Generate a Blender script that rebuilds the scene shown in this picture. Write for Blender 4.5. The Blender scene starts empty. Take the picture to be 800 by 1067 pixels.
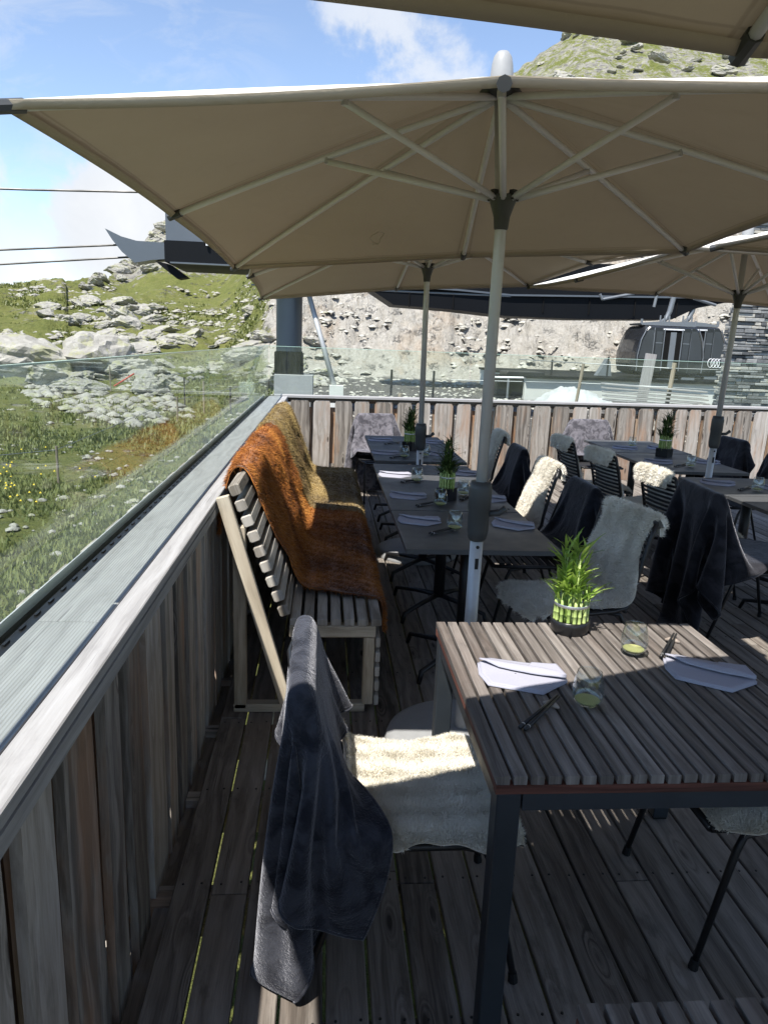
import bpy, math, random
import numpy as np
from mathutils import Vector, Matrix, noise as mnoise
R = math.radians
random.seed(7)
rng = np.random.default_rng(11)
scn = bpy.context.scene
col = scn.collection

# ------------------------------------------------------------------ helpers
F_PX, PIT, YAW, ROL = 757.43, R(13.074), R(4.932), R(2.205)
cy_, sy_ = math.cos(YAW), math.sin(YAW)
fw = Vector((sy_ * math.cos(PIT), cy_ * math.cos(PIT), -math.sin(PIT))); rt0 = Vector((cy_, -sy_, 0)); up0 = rt0.cross(fw)
rt = rt0 * math.cos(ROL) + up0 * math.sin(ROL); up = -rt0 * math.sin(ROL) + up0 * math.cos(ROL)
def cam_dir(px, py): return (rt * (px - 400) + up * (533.5 - py) + fw * F_PX).normalized()
def tag(o, label=None, cat=None, group=None, kind=None):
    if label: o['label'] = label
    if cat: o['category'] = cat
    if group: o['group'] = group
    if kind: o['kind'] = kind
    return o

def empty(name, loc=(0, 0, 0), rz=0.0, label=None, cat=None, group=None):
    o = bpy.data.objects.new(name, None)
    o.empty_display_size = .1
    col.objects.link(o)
    o.location = loc
    o.rotation_euler = (0, 0, rz)
    return tag(o, label, cat, group)

def copy_tree(o, parent=None):
    c = o.copy()
    col.objects.link(c)
    c.parent = parent
    for ch in list(o.children):
        copy_tree(ch, c)
    return c

class MB:
    """mesh builder: verts, faces, uv per corner, rnd per corner"""
    def __init__(s):
        s.v = []; s.f = []; s.uv = []; s.r = []
    def face(s, idx, uvs, r):
        s.f.append(idx); s.uv.extend(uvs); s.r.extend([r] * len(idx))
    def grid(s, P, rnd=0.0, uvs=(1, 1), close_u=False):
        """P[i][j] array of points"""
        b = len(s.v); n = len(P); m = len(P[0])
        for row in P:
            for p in row: s.v.append(tuple(p))
        for i in range(n - 1):
            for j in range(m if close_u else m - 1):
                j2 = (j + 1) % m
                ids = (b + i * m + j, b + i * m + j2, b + (i + 1) * m + j2, b + (i + 1) * m + j)
                u0 = i / max(1, n - 1) * uvs[0]; u1 = (i + 1) / max(1, n - 1) * uvs[0]
                v0 = j / m * uvs[1]; v1 = (j + 1) / m * uvs[1]
                s.face(ids, [(u0, v0), (u0, v1), (u1, v1), (u1, v0)], rnd)
        return b
    def box(s, c, d, M=None, grain=1, rnd=None, bev=0.0, taper=None):
        """c centre, d full sizes, M optional 3x3/4x4 applied about origin after; grain axis index"""
        if rnd is None: rnd = random.random()
        hx, hy, hz = d[0] / 2, d[1] / 2, d[2] / 2
        g = grain; a, e = [i for i in range(3) if i != g]
        off = rnd * 37.0
        if bev <= 0:
            P = [Vector((sx * hx, sy * hy, sz * hz)) for sx in (-1, 1) for sy in (-1, 1) for sz in (-1, 1)]
            F = [(0, 1, 3, 2), (4, 6, 7, 5), (0, 4, 5, 1), (2, 3, 7, 6), (0, 2, 6, 4), (1, 5, 7, 3)]
        else:
            # chamfered box: cross-section octagon extruded along grain, ends inset
            h = [hx, hy, hz]; ha, he, hg = h[a], h[e], h[g]; bv = min(bev, ha * .8, he * .8)
            oc = [(ha - bv, he), (-(ha - bv), he), (-ha, he - bv), (-ha, -(he - bv)), (-(ha - bv), -he), (ha - bv, -he), (ha, -(he - bv)), (ha, he - bv)]
            P = []
            for (gg, k) in ((-hg, 1), (-hg + bv * .7, 0), (hg - bv * .7, 0), (hg, 1)):
                for (x, y) in oc:
                    q = [0, 0, 0]; q[g] = gg
                    q[a] = x * (1 - k * bv * .6 / max(ha, 1e-6)); q[e] = y * (1 - k * bv * .6 / max(he, 1e-6))
                    P.append(Vector(q))
            F = []
            for r_ in range(3):
                for j in range(8):
                    j2 = (j + 1) % 8
                    F.append((r_ * 8 + j, r_ * 8 + j2, (r_ + 1) * 8 + j2, (r_ + 1) * 8 + j))
            F.append(tuple(range(7, -1, -1))); F.append(tuple(range(24, 32)))
        if taper:
            P = [taper(p) for p in P]
        b = len(s.v)
        C = Vector(c)
        for p in P:
            q = p + C
            if M is not None: q = M @ q
            s.v.append(tuple(q))
        for f in F:
            pts = [P[i] for i in f]
            n = (pts[1] - pts[0]).cross(pts[2] - pts[0])
            na = [abs(n[0]), abs(n[1]), abs(n[2])]
            cross = e if na[a] > na[e] else a
            s.face(tuple(b + i for i in f), [(p[g] + off, p[cross] + off * .73 + (.5 if cross == e else 0)) for p in pts], rnd)
    def tube(s, pts, rad, seg=10, rnd=None, cap=True):
        if rnd is None: rnd = random.random()
        pts = [Vector(p) for p in pts]
        if not hasattr(rad, '__len__'): rad = [rad] * len(pts)
        b = len(s.v); n = len(pts)
        prev = None; L = 0
        rows = []
        for i, p in enumerate(pts):
            if i == 0: t = pts[1] - pts[0]
            elif i == n - 1: t = pts[-1] - pts[-2]
            else: t = (pts[i + 1] - pts[i]).normalized() + (pts[i] - pts[i - 1]).normalized()
            t.normalize()
            if prev is None:
                up = Vector((0, 0, 1)) if abs(t.z) < .9 else Vector((1, 0, 0))
                x = t.cross(up).normalized()
            else:
                x = (prev - t * prev.dot(t)).normalized()
            y = t.cross(x); prev = x
            rows.append([p + (x * math.cos(2 * math.pi * k / seg) + y * math.sin(2 * math.pi * k / seg)) * rad[i] for k in range(seg)])
        for row in rows:
            for q in row: s.v.append(tuple(q))
        for i in range(n - 1):
            L2 = L + (pts[i + 1] - pts[i]).length
            for k in range(seg):
                k2 = (k + 1) % seg
                s.face((b + i * seg + k, b + i * seg + k2, b + (i + 1) * seg + k2, b + (i + 1) * seg + k),
                       [(L + rnd * 9, k / seg), (L + rnd * 9, (k + 1) / seg), (L2 + rnd * 9, (k + 1) / seg), (L2 + rnd * 9, k / seg)], rnd)
            L = L2
        if cap:
            s.face(tuple(b + k for k in range(seg - 1, -1, -1)), [(0, 0)] * seg, rnd)
            s.face(tuple(b + (n - 1) * seg + k for k in range(seg)), [(0, 0)] * seg, rnd)
    def lathe(s, prof, c=(0, 0, 0), seg=24, rnd=0.5, M=None):
        b = len(s.v); n = len(prof)
        for (r_, z) in prof:
            for k in range(seg):
                a = 2 * math.pi * k / seg
                q = Vector((c[0] + r_ * math.cos(a), c[1] + r_ * math.sin(a), c[2] + z))
                if M is not None: q = M @ q
                s.v.append(tuple(q))
        for i in range(n - 1):
            for k in range(seg):
                k2 = (k + 1) % seg
                s.face((b + i * seg + k, b + i * seg + k2, b + (i + 1) * seg + k2, b + (i + 1) * seg + k),
                       [(prof[i][1], k / seg), (prof[i][1], (k + 1) / seg), (prof[i + 1][1], (k + 1) / seg), (prof[i + 1][1], k / seg)], rnd)
    def prism(s, poly, y0, y1, axis='y', rnd=0.5, M=None):
        """poly list of 2D points (x,z) extruded along y (axis y), or (x,y) along z"""
        b = len(s.v); n = len(poly)
        for yy in (y0, y1):
            for (x, z) in poly:
                q = Vector((x, yy, z)) if axis == 'y' else (Vector((x, z, yy)) if axis == 'z' else Vector((yy, x, z)))
                if M is not None: q = M @ q
                s.v.append(tuple(q))
        s.face(tuple(range(b, b + n)), list(poly), rnd)
        s.face(tuple(range(b + 2 * n - 1, b + n - 1, -1)), [poly[i] for i in range(n - 1, -1, -1)], rnd)
        for i in range(n):
            j = (i + 1) % n
            s.face((b + i, b + n + i, b + n + j, b + j), [(y0, i), (y1, i), (y1, i + 1), (y0, i + 1)], rnd)
    def build(s, name, mat, parent=None, smooth=False, loc=None):
        me = bpy.data.meshes.new(name)
        me.from_pydata([tuple(map(float, p)) for p in s.v], [], s.f)
        uvl = me.uv_layers.new(name='UVMap')
        uvl.data.foreach_set('uv', np.array(s.uv, dtype=np.float32).ravel())
        at = me.attributes.new('rnd', 'FLOAT', 'CORNER')
        at.data.foreach_set('value', np.array(s.r, dtype=np.float32))
        if smooth: me.polygons.foreach_set('use_smooth', [True] * len(me.polygons))
        me.materials.append(mat)
        me.update()
        o = bpy.data.objects.new(name, me)
        col.objects.link(o)
        if parent is not None: o.parent = parent
        if loc is not None: o.location = loc
        return o

def np_mesh(name, V, F, mat, parent=None, smooth=False, attr=None):
    """V (n,3) F (m,k) numpy"""
    me = bpy.data.meshes.new(name)
    V = np.asarray(V, dtype=np.float32); F = np.asarray(F, dtype=np.int32)
    k = F.shape[1]
    me.vertices.add(len(V)); me.vertices.foreach_set('co', V.ravel())
    me.loops.add(F.size); me.loops.foreach_set('vertex_index', F.ravel())
    me.polygons.add(len(F))
    me.polygons.foreach_set('loop_start', np.arange(0, F.size, k, dtype=np.int32))
    me.polygons.foreach_set('loop_total', np.full(len(F), k, dtype=np.int32))
    if smooth: me.polygons.foreach_set('use_smooth', np.ones(len(F), dtype=bool))
    me.update(calc_edges=True)
    if attr:
        for an, av in attr.items():
            at = me.attributes.new(an, 'FLOAT', 'POINT')
            at.data.foreach_set('value', np.asarray(av, dtype=np.float32))
    me.validate()
    me.materials.append(mat)
    o = bpy.data.objects.new(name, me)
    col.objects.link(o)
    if parent is not None: o.parent = parent
    return o

# ------------------------------------------------------------------ materials
class NT:
    def __init__(s, name):
        s.m = bpy.data.materials.new(name); s.m.use_nodes = True
        s.t = s.m.node_tree; s.n = s.t.nodes; s.l = s.t.links
        s.b = s.n['Principled BSDF']; s.out = s.n['Material Output']
    def node(s, typ, **kw):
        n = s.n.new(typ)
        for k, v in kw.items():
            if k == 'ins':
                for a, b in v.items():
                    if hasattr(b, 'is_linked') or isinstance(b, bpy.types.NodeSocket): s.l.new(b, n.inputs[a])
                    else: n.inputs[a].default_value = b
            else: setattr(n, k, v)
        return n
    def set(s, **kw):
        for k, v in kw.items():
            k = k.replace('_', ' ')
            if isinstance(v, bpy.types.NodeSocket): s.l.new(v, s.b.inputs[k])
            else: s.b.inputs[k].default_value = v
    def math(s, op, a, b=0.0, c=0.0, clamp=False):
        n = s.node('ShaderNodeMath', operation=op, use_clamp=clamp)
        for i, x in enumerate((a, b, c)):
            if isinstance(x, bpy.types.NodeSocket): s.l.new(x, n.inputs[i])
            else: n.inputs[i].default_value = x
        return n.outputs[0]
    def noise(s, vec, scale=5, detail=4, rough=.55, dist=0.0):
        n = s.node('ShaderNodeTexNoise', ins={'Scale': scale, 'Detail': detail, 'Roughness': rough, 'Distortion': dist})
        if vec is not None: s.l.new(vec, n.inputs['Vector'])
        return n.outputs['Fac']
    def mix(s, f, a, b, mode='MIX'):
        n = s.node('ShaderNodeMix', data_type='RGBA', blend_type=mode)
        for i, x in ((0, f), (6, a), (7, b)):
            if isinstance(x, bpy.types.NodeSocket): s.l.new(x, n.inputs[i])
            elif i == 0: n.inputs[0].default_value = x
            else: n.inputs[i].default_value = (*x, 1) if len(x) == 3 else x
        return n.outputs[2]
    def ramp(s, f, stops, interp='LINEAR'):
        n = s.node('ShaderNodeValToRGB'); n.color_ramp.interpolation = interp
        e = n.color_ramp.elements
        while len(e) < len(stops): e.new(.5)
        for i, (p, c) in enumerate(stops):
            e[i].position = p
            e[i].color = (*c, 1) if hasattr(c, '__len__') else (c, c, c, 1)
        s.l.new(f, n.inputs[0]); return n.outputs['Color']
    def mapr(s, v, a, b, c=0.0, d=1.0, smooth=False):
        n = s.node('ShaderNodeMapRange', interpolation_type='SMOOTHSTEP' if smooth else 'LINEAR')
        s.l.new(v, n.inputs[0])
        for i, x in enumerate((a, b, c, d)): n.inputs[i + 1].default_value = x
        return n.outputs[0]
    def attr(s, name, out='Fac'):
        return s.node('ShaderNodeAttribute', attribute_name=name).outputs[out]
    def comb(s, x, y, z):
        n = s.node('ShaderNodeCombineXYZ')
        for i, v in enumerate((x, y, z)):
            if isinstance(v, bpy.types.NodeSocket): s.l.new(v, n.inputs[i])
            else: n.inputs[i].default_value = v
        return n.outputs[0]
    def sep(s, v):
        n = s.node('ShaderNodeSeparateXYZ'); s.l.new(v, n.inputs[0]); return n.outputs
    def coord(s, k='Object'):
        return s.node('ShaderNodeTexCoord').outputs[k]
    def bump(s, h, strength=.3, dist=.01, normal=None):
        n = s.node('ShaderNodeBump', ins={'Strength': strength, 'Distance': dist})
        s.l.new(h, n.inputs['Height'])
        if normal is not None: s.l.new(normal, n.inputs['Normal'])
        return n.outputs[0]

def wood(name, dark, mid, light, warm=None, warm_amt=.3, grain=55, rough=.75, bump=.5, knots=True, var=.35, stain=0.0, ridged=0.0):
    w = NT(name)
    uv = w.coord('UV'); s = w.sep(uv); rn = w.attr('rnd')
    zoff = w.math('MULTIPLY', rn, 23.0)
    # knots distort the grain
    kv = w.comb(w.math('MULTIPLY', s[0], 2.3), w.math('MULTIPLY', s[1], 9.0), zoff)
    vor = w.node('ShaderNodeTexVoronoi', ins={'Scale': 1.0, 'Randomness': 1.0}); w.l.new(kv, vor.inputs['Vector'])
    kd = vor.outputs['Distance']
    kmask = w.mapr(kd, .05, .3, 1, 0, True)
    core = w.mapr(kd, .06, .115, 1, 0, True)
    warp = w.noise(w.comb(w.math('MULTIPLY', s[0], 1.6), w.math('MULTIPLY', s[1], 7.0), zoff), 1.0, 3, .5)
    vv = w.math('ADD', w.math('MULTIPLY', s[1], grain), w.math('MULTIPLY', warp, 5.5))
    if knots:
        vv = w.math('ADD', vv, w.math('MULTIPLY', kmask, 4.0))
    g1 = w.noise(w.comb(w.math('MULTIPLY', s[0], 2.2), vv, zoff), 1.0, 5, .6)
    g2 = w.noise(w.comb(w.math('MULTIPLY', s[0], 9.0), w.math('MULTIPLY', s[1], grain * 5), zoff), 1.0, 3, .6)
    rings = w.math('SINE', w.math('MULTIPLY', w.math('ADD', vv, w.math('MULTIPLY', g2, .6)), 3.2))
    f = w.math('ADD', w.math('MULTIPLY', g1, .75), w.math('MULTIPLY', rings, .07))
    f = w.math('ADD', f, w.math('MULTIPLY', w.math('SUBTRACT', g2, .5), .35))
    f = w.math('ADD', f, w.math('MULTIPLY', w.math('SUBTRACT', rn, .5), var))
    c = w.ramp(f, [(.12, dark), (.42, mid), (.75, light)])
    big = w.noise(w.comb(w.math('MULTIPLY', s[0], .9), w.math('MULTIPLY', s[1], 3.5), zoff), 1.3, 4, .6)
    if warm:
        wm = w.math('MULTIPLY', w.mapr(big, .5, .68, 0, 1, True), warm_amt)
        c = w.mix(wm, c, w.mix(g1, tuple(x * .6 for x in warm), warm))
    if stain:
        st = w.noise(w.comb(w.math('MULTIPLY', s[0], 2.0), w.math('MULTIPLY', s[1], 5.0), zoff), 2.1, 5, .7)
        c = w.mix(w.math('MULTIPLY', w.mapr(st, .52, .75, 0, 1, True), stain), c, tuple(x * .45 for x in dark))
    # fine cracks along grain
    cr = w.noise(w.comb(w.math('MULTIPLY', s[0], 1.2), w.math('MULTIPLY', s[1], grain * 2.2), zoff), 1.0, 2, .5)
    crm = w.mapr(cr, .70, .76, 0, 1)
    c = w.mix(w.math('MULTIPLY', crm, .7), c, tuple(x * .3 for x in dark))
    if knots:
        c = w.mix(w.math('MULTIPLY', core, .85), c, tuple(x * .35 for x in dark))
    w.set(Base_Color=c, Roughness=rough)
    h = w.math('SUBTRACT', w.math('ADD', g1, w.math('MULTIPLY', g2, .5)), w.math('MULTIPLY', crm, .8))
    if ridged:
        rd = w.math('SINE', w.math('MULTIPLY', s[1], 2 * math.pi / ridged))
        h = w.math('ADD', h, w.math('MULTIPLY', rd, 1.0))
    w.l.new(w.bump(h, bump, .004), w.b.inputs['Normal'])
    w.b.inputs['Specular IOR Level'].default_value = .3
    return w.m

def plain(name, c, rough=.5, metal=0.0, spec=.5, nscale=30, namt=.12, bump=.08, coat=0.0):
    w = NT(name); v = w.coord('Object')
    n = w.noise(v, nscale, 5, .6); n2 = w.noise(v, nscale * .13, 3, .6)
    f = w.math('ADD', w.math('MULTIPLY', n, .5), w.math('MULTIPLY', n2, .5))
    cc = w.mix(f, tuple(x * (1 - namt * 1.6) for x in c), tuple(min(1, x * (1 + namt * 1.6)) for x in c))
    w.set(Base_Color=cc, Metallic=metal)
    w.l.new(w.mapr(n2, .3, .7, max(0, rough - .1), min(1, rough + .1)), w.b.inputs['Roughness'])
    w.b.inputs['Specular IOR Level'].default_value = spec
    w.b.inputs['Coat Weight'].default_value = coat
    if bump: w.l.new(w.bump(n, bump, .002), w.b.inputs['Normal'])
    return w.m

M = {}
M['deck'] = wood('deck_wood', (.065, .056, .048), (.19, .167, .146), (.30, .27, .24), warm=(.16, .115, .085), warm_amt=.3, grain=38, stain=.55, bump=.6)
M['fence'] = wood('fence_wood', (.12, .105, .09), (.32, .29, .255), (.48, .445, .41), warm=(.44, .24, .13), warm_amt=.55, grain=30, stain=.35, bump=.6, var=.4)
M['fence_back'] = wood('fence_inner_wood', (.07, .042, .028), (.21, .125, .08), (.36, .22, .14), warm=(.42, .19, .08), warm_amt=.7, grain=30, stain=.5, bump=.6)
M['fence_warm'] = wood('fence_warm_wood', (.14, .10, .07), (.34, .25, .18), (.50, .40, .31), warm=(.48, .24, .12), warm_amt=.75, grain=26, stain=.3, bump=.6)
M['cap'] = wood('cap_wood', (.22, .215, .215), (.33, .325, .325), (.42, .42, .43), grain=45, knots=False, bump=.3, var=.2, stain=.25)
M['ribbed'] = wood('ribbed_cap', (.235, .235, .235), (.31, .31, .312), (.385, .385, .385), grain=30, knots=False, bump=.28, var=.15, ridged=.008, stain=.3)
M['bench'] = wood('bench_wood', (.25, .21, .155), (.46, .40, .31), (.60, .54, .43), grain=28, knots=False, bump=.25, var=.25, stain=.2)
M['bench_slat'] = wood('bench_slat_wood', (.17, .15, .125), (.36, .335, .30), (.52, .50, .46), grain=34, knots=False, bump=.35, var=.35, stain=.4)
M['teak'] = wood('table_wood', (.075, .064, .057), (.165, .146, .133), (.30, .272, .25), warm=(.22, .155, .125), warm_amt=.2, grain=60, knots=False, bump=.4, var=.3, stain=.6)
M['teak_red'] = wood('table_red_wood', (.055, .02, .014), (.13, .05, .036), (.21, .09, .065), grain=60, knots=False, bump=.3, var=.3)
M['stake'] = wood('stake_wood', (.14, .11, .08), (.28, .235, .18), (.38, .33, .26), grain=30, knots=False)
M['navy_metal'] = plain('dark_steel', (.022, .028, .035), .45, .0, .5, 60, .15, .05)
M['black_metal'] = plain('black_metal', (.012, .012, .013), .42, .0, .5, 80, .2, .05)
M['black_rope'] = plain('black_rope', (.018, .018, .02), .7, .0, .3, 200, .3, .3)
M['laminate'] = plain('dark_laminate', (.066, .068, .071), .5, .0, .45, 45, .12, .06)
M['alu'] = plain('aluminium', (.48, .485, .49), .42, .30, .5, 40, .08, .04)
M['plastic'] = plain('dark_plastic', (.045, .048, .05), .5, .0, .5, 60, .15, .05)
M['rib'] = plain('painted_rib', (.70, .70, .70), .5, .1, .4, 40, .06, .03)
M['base_grey'] = plain('base_plate', (.27, .275, .28), .55, .0, .4, 25, .15, .1)
M['station'] = plain('station_metal', (.004, .005, .007), .6, .0, .15, 3, .2, .02)
M['station_grey'] = plain('station_grey', (.11, .125, .145), .42, .3, .5, 2, .12, .02)
M['concrete'] = plain('concrete', (.55, .55, .52), .85, 0, .3, 3, .18, .3)
M['gondola'] = plain('gondola_shell', (.02, .022, .026), .3, .2, .6, 8, .1, .0, coat=.4)
M['gondola_grey'] = plain('gondola_trim', (.20, .215, .23), .4, .4, .5, 8, .1, .02)
M['white'] = plain('white_mark', (.75, .76, .78), .5, 0, .4, 8, .03, 0)
M['tarp'] = plain('tarp_white', (.40, .41, .41), .5, 0, .4, 4, .1, .3)
M['cable'] = plain('cable_steel', (.06, .06, .06), .5, .5, .5, 10, .1, 0)
M['rubber'] = plain('rubber', (.012, .012, .012), .8, 0, .3, 50, .2, .1)
M['pot'] = plain('black_pot', (.012, .012, .013), .35, 0, .5, 60, .2, .05)
M['silver'] = plain('silver_band', (.6, .6, .6), .35, .8, .5, 60, .1, .05)
M['lime'] = plain('lime_wax', (.42, .41, .16), .5, 0, .5, 60, .1, .05)
M['pebble'] = plain('pebble', (.30, .25, .21), .6, 0, .5, 120, .5, .1)
M['red'] = plain('red_bar', (.45, .06, .04), .6, 0, .4, 10, .1, 0)

def fabric(name, c, transl=.25):
    w = NT(name); v = w.coord('Object')
    n = w.noise(v, 2.2, 4, .6); nf = w.noise(v, 600, 2, .5)
    n3 = w.noise(v, 7, 5, .65, 1.2)
    cc = w.mix(w.math('ADD', w.math('MULTIPLY', n, .7), w.math('MULTIPLY', nf, .3)), tuple(x * .86 for x in c), tuple(x * 1.1 for x in c))
    cc = w.mix(w.math('MULTIPLY', w.mapr(n3, .58, .75, 0, 1, True), .12), cc, tuple(x * .6 for x in c))
    uvs = w.sep(w.coord('UV')); vv = uvs[1]
    d1 = w.math('MINIMUM', w.math('ABSOLUTE', w.math('SUBTRACT', vv, .035)), w.math('ABSOLUTE', w.math('SUBTRACT', vv, 1.31)))
    seam = w.math('MULTIPLY', w.mapr(d1, .003, .008, 1, 0), w.mapr(uvs[0], .2, .5, 0, 1))
    seam = w.math('MAXIMUM', seam, w.mapr(w.math('ABSOLUTE', w.math('SUBTRACT', uvs[0], 1.655)), .002, .006, 1, 0))
    cc = w.mix(w.math('MULTIPLY', seam, .4), cc, tuple(x * .4 for x in c))
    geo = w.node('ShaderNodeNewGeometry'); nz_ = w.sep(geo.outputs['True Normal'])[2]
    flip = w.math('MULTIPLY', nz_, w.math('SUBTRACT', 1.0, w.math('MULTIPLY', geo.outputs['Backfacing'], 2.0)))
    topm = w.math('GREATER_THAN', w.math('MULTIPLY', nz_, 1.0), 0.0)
    cc = w.mix(topm, cc, (.70, .68, .63))  # upward faces coloured off-white, standing in for sun-bleached brightness of the top
    w.set(Base_Color=cc, Roughness=.85); w.b.inputs['Specular IOR Level'].default_value = .15
    w.b.inputs['Sheen Weight'].default_value = .05
    bp = w.bump(w.math('ADD', w.math('MULTIPLY', nf, .02), n3), .25, .01); w.l.new(bp, w.b.inputs['Normal'])
    tr = w.node('ShaderNodeBsdfTranslucent'); w.l.new(w.mix(.5, cc, (c[0], c[1] * .82, c[2] * .6)), tr.inputs['Color'])
    mx = w.node('ShaderNodeMixShader'); mx.inputs[0].default_value = transl
    w.l.new(w.b.outputs[0], mx.inputs[1]); w.l.new(tr.outputs[0], mx.inputs[2]); w.l.new(mx.outputs[0], w.out.inputs['Surface'])
    return w.m
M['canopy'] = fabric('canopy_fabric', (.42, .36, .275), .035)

def plush(name, dark, light, sc=9):
    w = NT(name); v = w.coord('Object')
    n = w.noise(v, sc, 4, .6, .8); n2 = w.noise(v, 130, 3, .7)
    f = w.mapr(n, .38, .62, 0, 1, True)  # mottled colour stands in for light and dark sheen of brushed nap
    cc = w.mix(w.math('ADD', w.math('MULTIPLY', f, .7), w.math('MULTIPLY', n2, .3)), dark, light)
    w.set(Base_Color=cc, Roughness=1.0); w.b.inputs['Specular IOR Level'].default_value = .05
    w.b.inputs['Sheen Weight'].default_value = .55; w.b.inputs['Sheen Roughness'].default_value = .35
    w.b.inputs['Sheen Tint'].default_value = (.70, .71, .78, 1)
    w.l.new(w.bump(w.math('ADD', w.math('MULTIPLY', n2, .5), n), .7, .012), w.b.inputs['Normal'])
    return w.m
M['plush_navy'] = plush('plush_navy', (.012, .013, .018), (.055, .058, .072), 11)
M['plush_black'] = plush('plush_black', (.007, .0075, .010), (.02, .021, .028))
M['plush_char'] = plush('plush_charcoal', (.012, .012, .015), (.04, .04, .047))
M['plush_grey'] = plush('plush_grey', (.05, .048, .056), (.19, .18, .20), 16)

def furmat(name, cols, scale=3.0, stretch=(1, 1, 1), rough=.8, tip=.25):
    w = NT(name); v = w.coord('Object'); h = w.attr('tip'); r_ = w.attr('hr')
    mp = w.node('ShaderNodeMapping'); mp.inputs['Scale'].default_value = stretch; w.l.new(v, mp.inputs['Vector'])
    n = w.noise(mp.outputs[0], scale, 4, .6)
    f = w.math('ADD', n, w.math('MULTIPLY', w.math('SUBTRACT', r_, .5), .13))
    cc = w.ramp(f, cols)
    cc = w.mix(w.math('MULTIPLY', h, tip), cc, (1, 1, 1), 'SOFT_LIGHT')
    w.set(Base_Color=cc, Roughness=rough); w.b.inputs['Specular IOR Level'].default_value = .2
    w.b.inputs['Sheen Weight'].default_value = .25
    n4 = w.noise(v, 180, 3, .6); w.l.new(w.bump(n4, .5, .006), w.b.inputs['Normal'])
    return w.m
M['sheep'] = furmat('sheepskin', [(.2, (.66, .61, .49)), (.5, (.80, .76, .66)), (.8, (.86, .83, .75))], 6)
M['sheep_grey'] = furmat('sheepskin_grey', [(.25, (.68, .64, .55)), (.5, (.84, .80, .71)), (.75, (.90, .87, .79))], 6)
M['hide'] = furmat('hide_orange', [(.28, (.04, .014, .005)), (.42, (.16, .05, .01)), (.55, (.36, .125, .02)), (.7, (.55, .24, .05))], 1.7, (1, 1.4, 1))
M['hide2'] = furmat('hide_olive', [(.25, (.05, .032, .014)), (.42, (.15, .10, .04)), (.58, (.28, .20, .075)), (.75, (.46, .33, .13))], 1.7)

def linen():
    w = NT('napkin_linen'); v = w.coord('Object')
    nf = w.noise(v, 500, 2, .5); n = w.noise(v, 9, 3, .5)
    cc = w.mix(nf, (.29, .29, .345), (.40, .40, .465))
    w.set(Base_Color=cc, Roughness=.9); w.b.inputs['Specular IOR Level'].default_value = .1
    w.l.new(w.bump(w.math('ADD', nf, n), .35, .003), w.b.inputs['Normal'])
    return w.m
M['linen'] = linen()

def archglass(name, tint, ior=1.5, dirt=.0, pw=.55):
    w = NT(name)
    w.n.remove(w.b)
    tr = w.node('ShaderNodeBsdfTransparent', ins={'Color': (*tint, 1)})
    gl = w.node('ShaderNodeBsdfGlossy', ins={'Roughness': .0, 'Color': (.95, .98, .96, 1)})
    lw = w.node('ShaderNodeLayerWeight', ins={'Blend': .5})
    fr = w.math('ADD', w.math('MULTIPLY', w.math('POWER', lw.outputs['Facing'], 4.6), pw * (ior - .5)), .03 * (ior - .5))
    mx = w.node('ShaderNodeMixShader')
    w.l.new(fr, mx.inputs[0]); w.l.new(tr.outputs[0], mx.inputs[1]); w.l.new(gl.outputs[0], mx.inputs[2])
    last = mx.outputs[0]
    if dirt:
        df = w.node('ShaderNodeBsdfDiffuse', ins={'Color': (.75, .85, .78, 1)})
        n = w.noise(w.coord('Object'), 3, 5, .7)
        m2 = w.node('ShaderNodeMixShader'); w.l.new(w.mapr(n, .3, .75, dirt * .4, dirt * 1.5), m2.inputs[0])
        w.l.new(last, m2.inputs[1]); w.l.new(df.outputs[0], m2.inputs[2]); last = m2.outputs[0]
    w.l.new(last, w.out.inputs['Surface'])
    return w.m
M['pane'] = archglass('balustrade_glass', (.945, .985, .965), 1.5, .02, .36)
M['glass_edge'] = plain('glass_edge', (.42, .60, .52), .15, 0, .8, 5, .05, 0)
M['tumbler'] = archglass('tumbler_glass', (.93, .95, .95), 2.6)
M['dark_glass'] = plain('dark_glass', (.03, .035, .04), .06, 0, .9, 2, .05, 0)
M['grey_glass'] = plain('grey_glass', (.045, .052, .062), .12, 0, .6, 2, .1, 0)

def leafm(name, a, b, tr=.35):
    w = NT(name); r_ = w.attr('rnd')
    cc = w.mix(r_, a, b)
    w.set(Base_Color=cc, Roughness=.45)
    t = w.node('ShaderNodeBsdfTranslucent'); w.l.new(cc, t.inputs[0])
    mx = w.node('ShaderNodeMixShader'); mx.inputs[0].default_value = tr
    w.l.new(w.b.outputs[0], mx.inputs[1]); w.l.new(t.outputs[0], mx.inputs[2]); w.l.new(mx.outputs[0], w.out.inputs['Surface'])
    return w.m
M['leaf'] = leafm('bamboo_leaf', (.16, .30, .04), (.42, .56, .12))
M['leaf_dark'] = leafm('small_plant_leaf', (.025, .055, .012), (.09, .14, .035), .2)
M['stalk'] = leafm('bamboo_stalk', (.26, .38, .08), (.48, .58, .22), .1)
M['grass'] = leafm('grass_blades', (.10, .13, .03), (.23, .245, .08), .35)
M['flower'] = leafm('yellow_flowers', (.7, .5, .03), (.8, .62, .05), .2)

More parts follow.
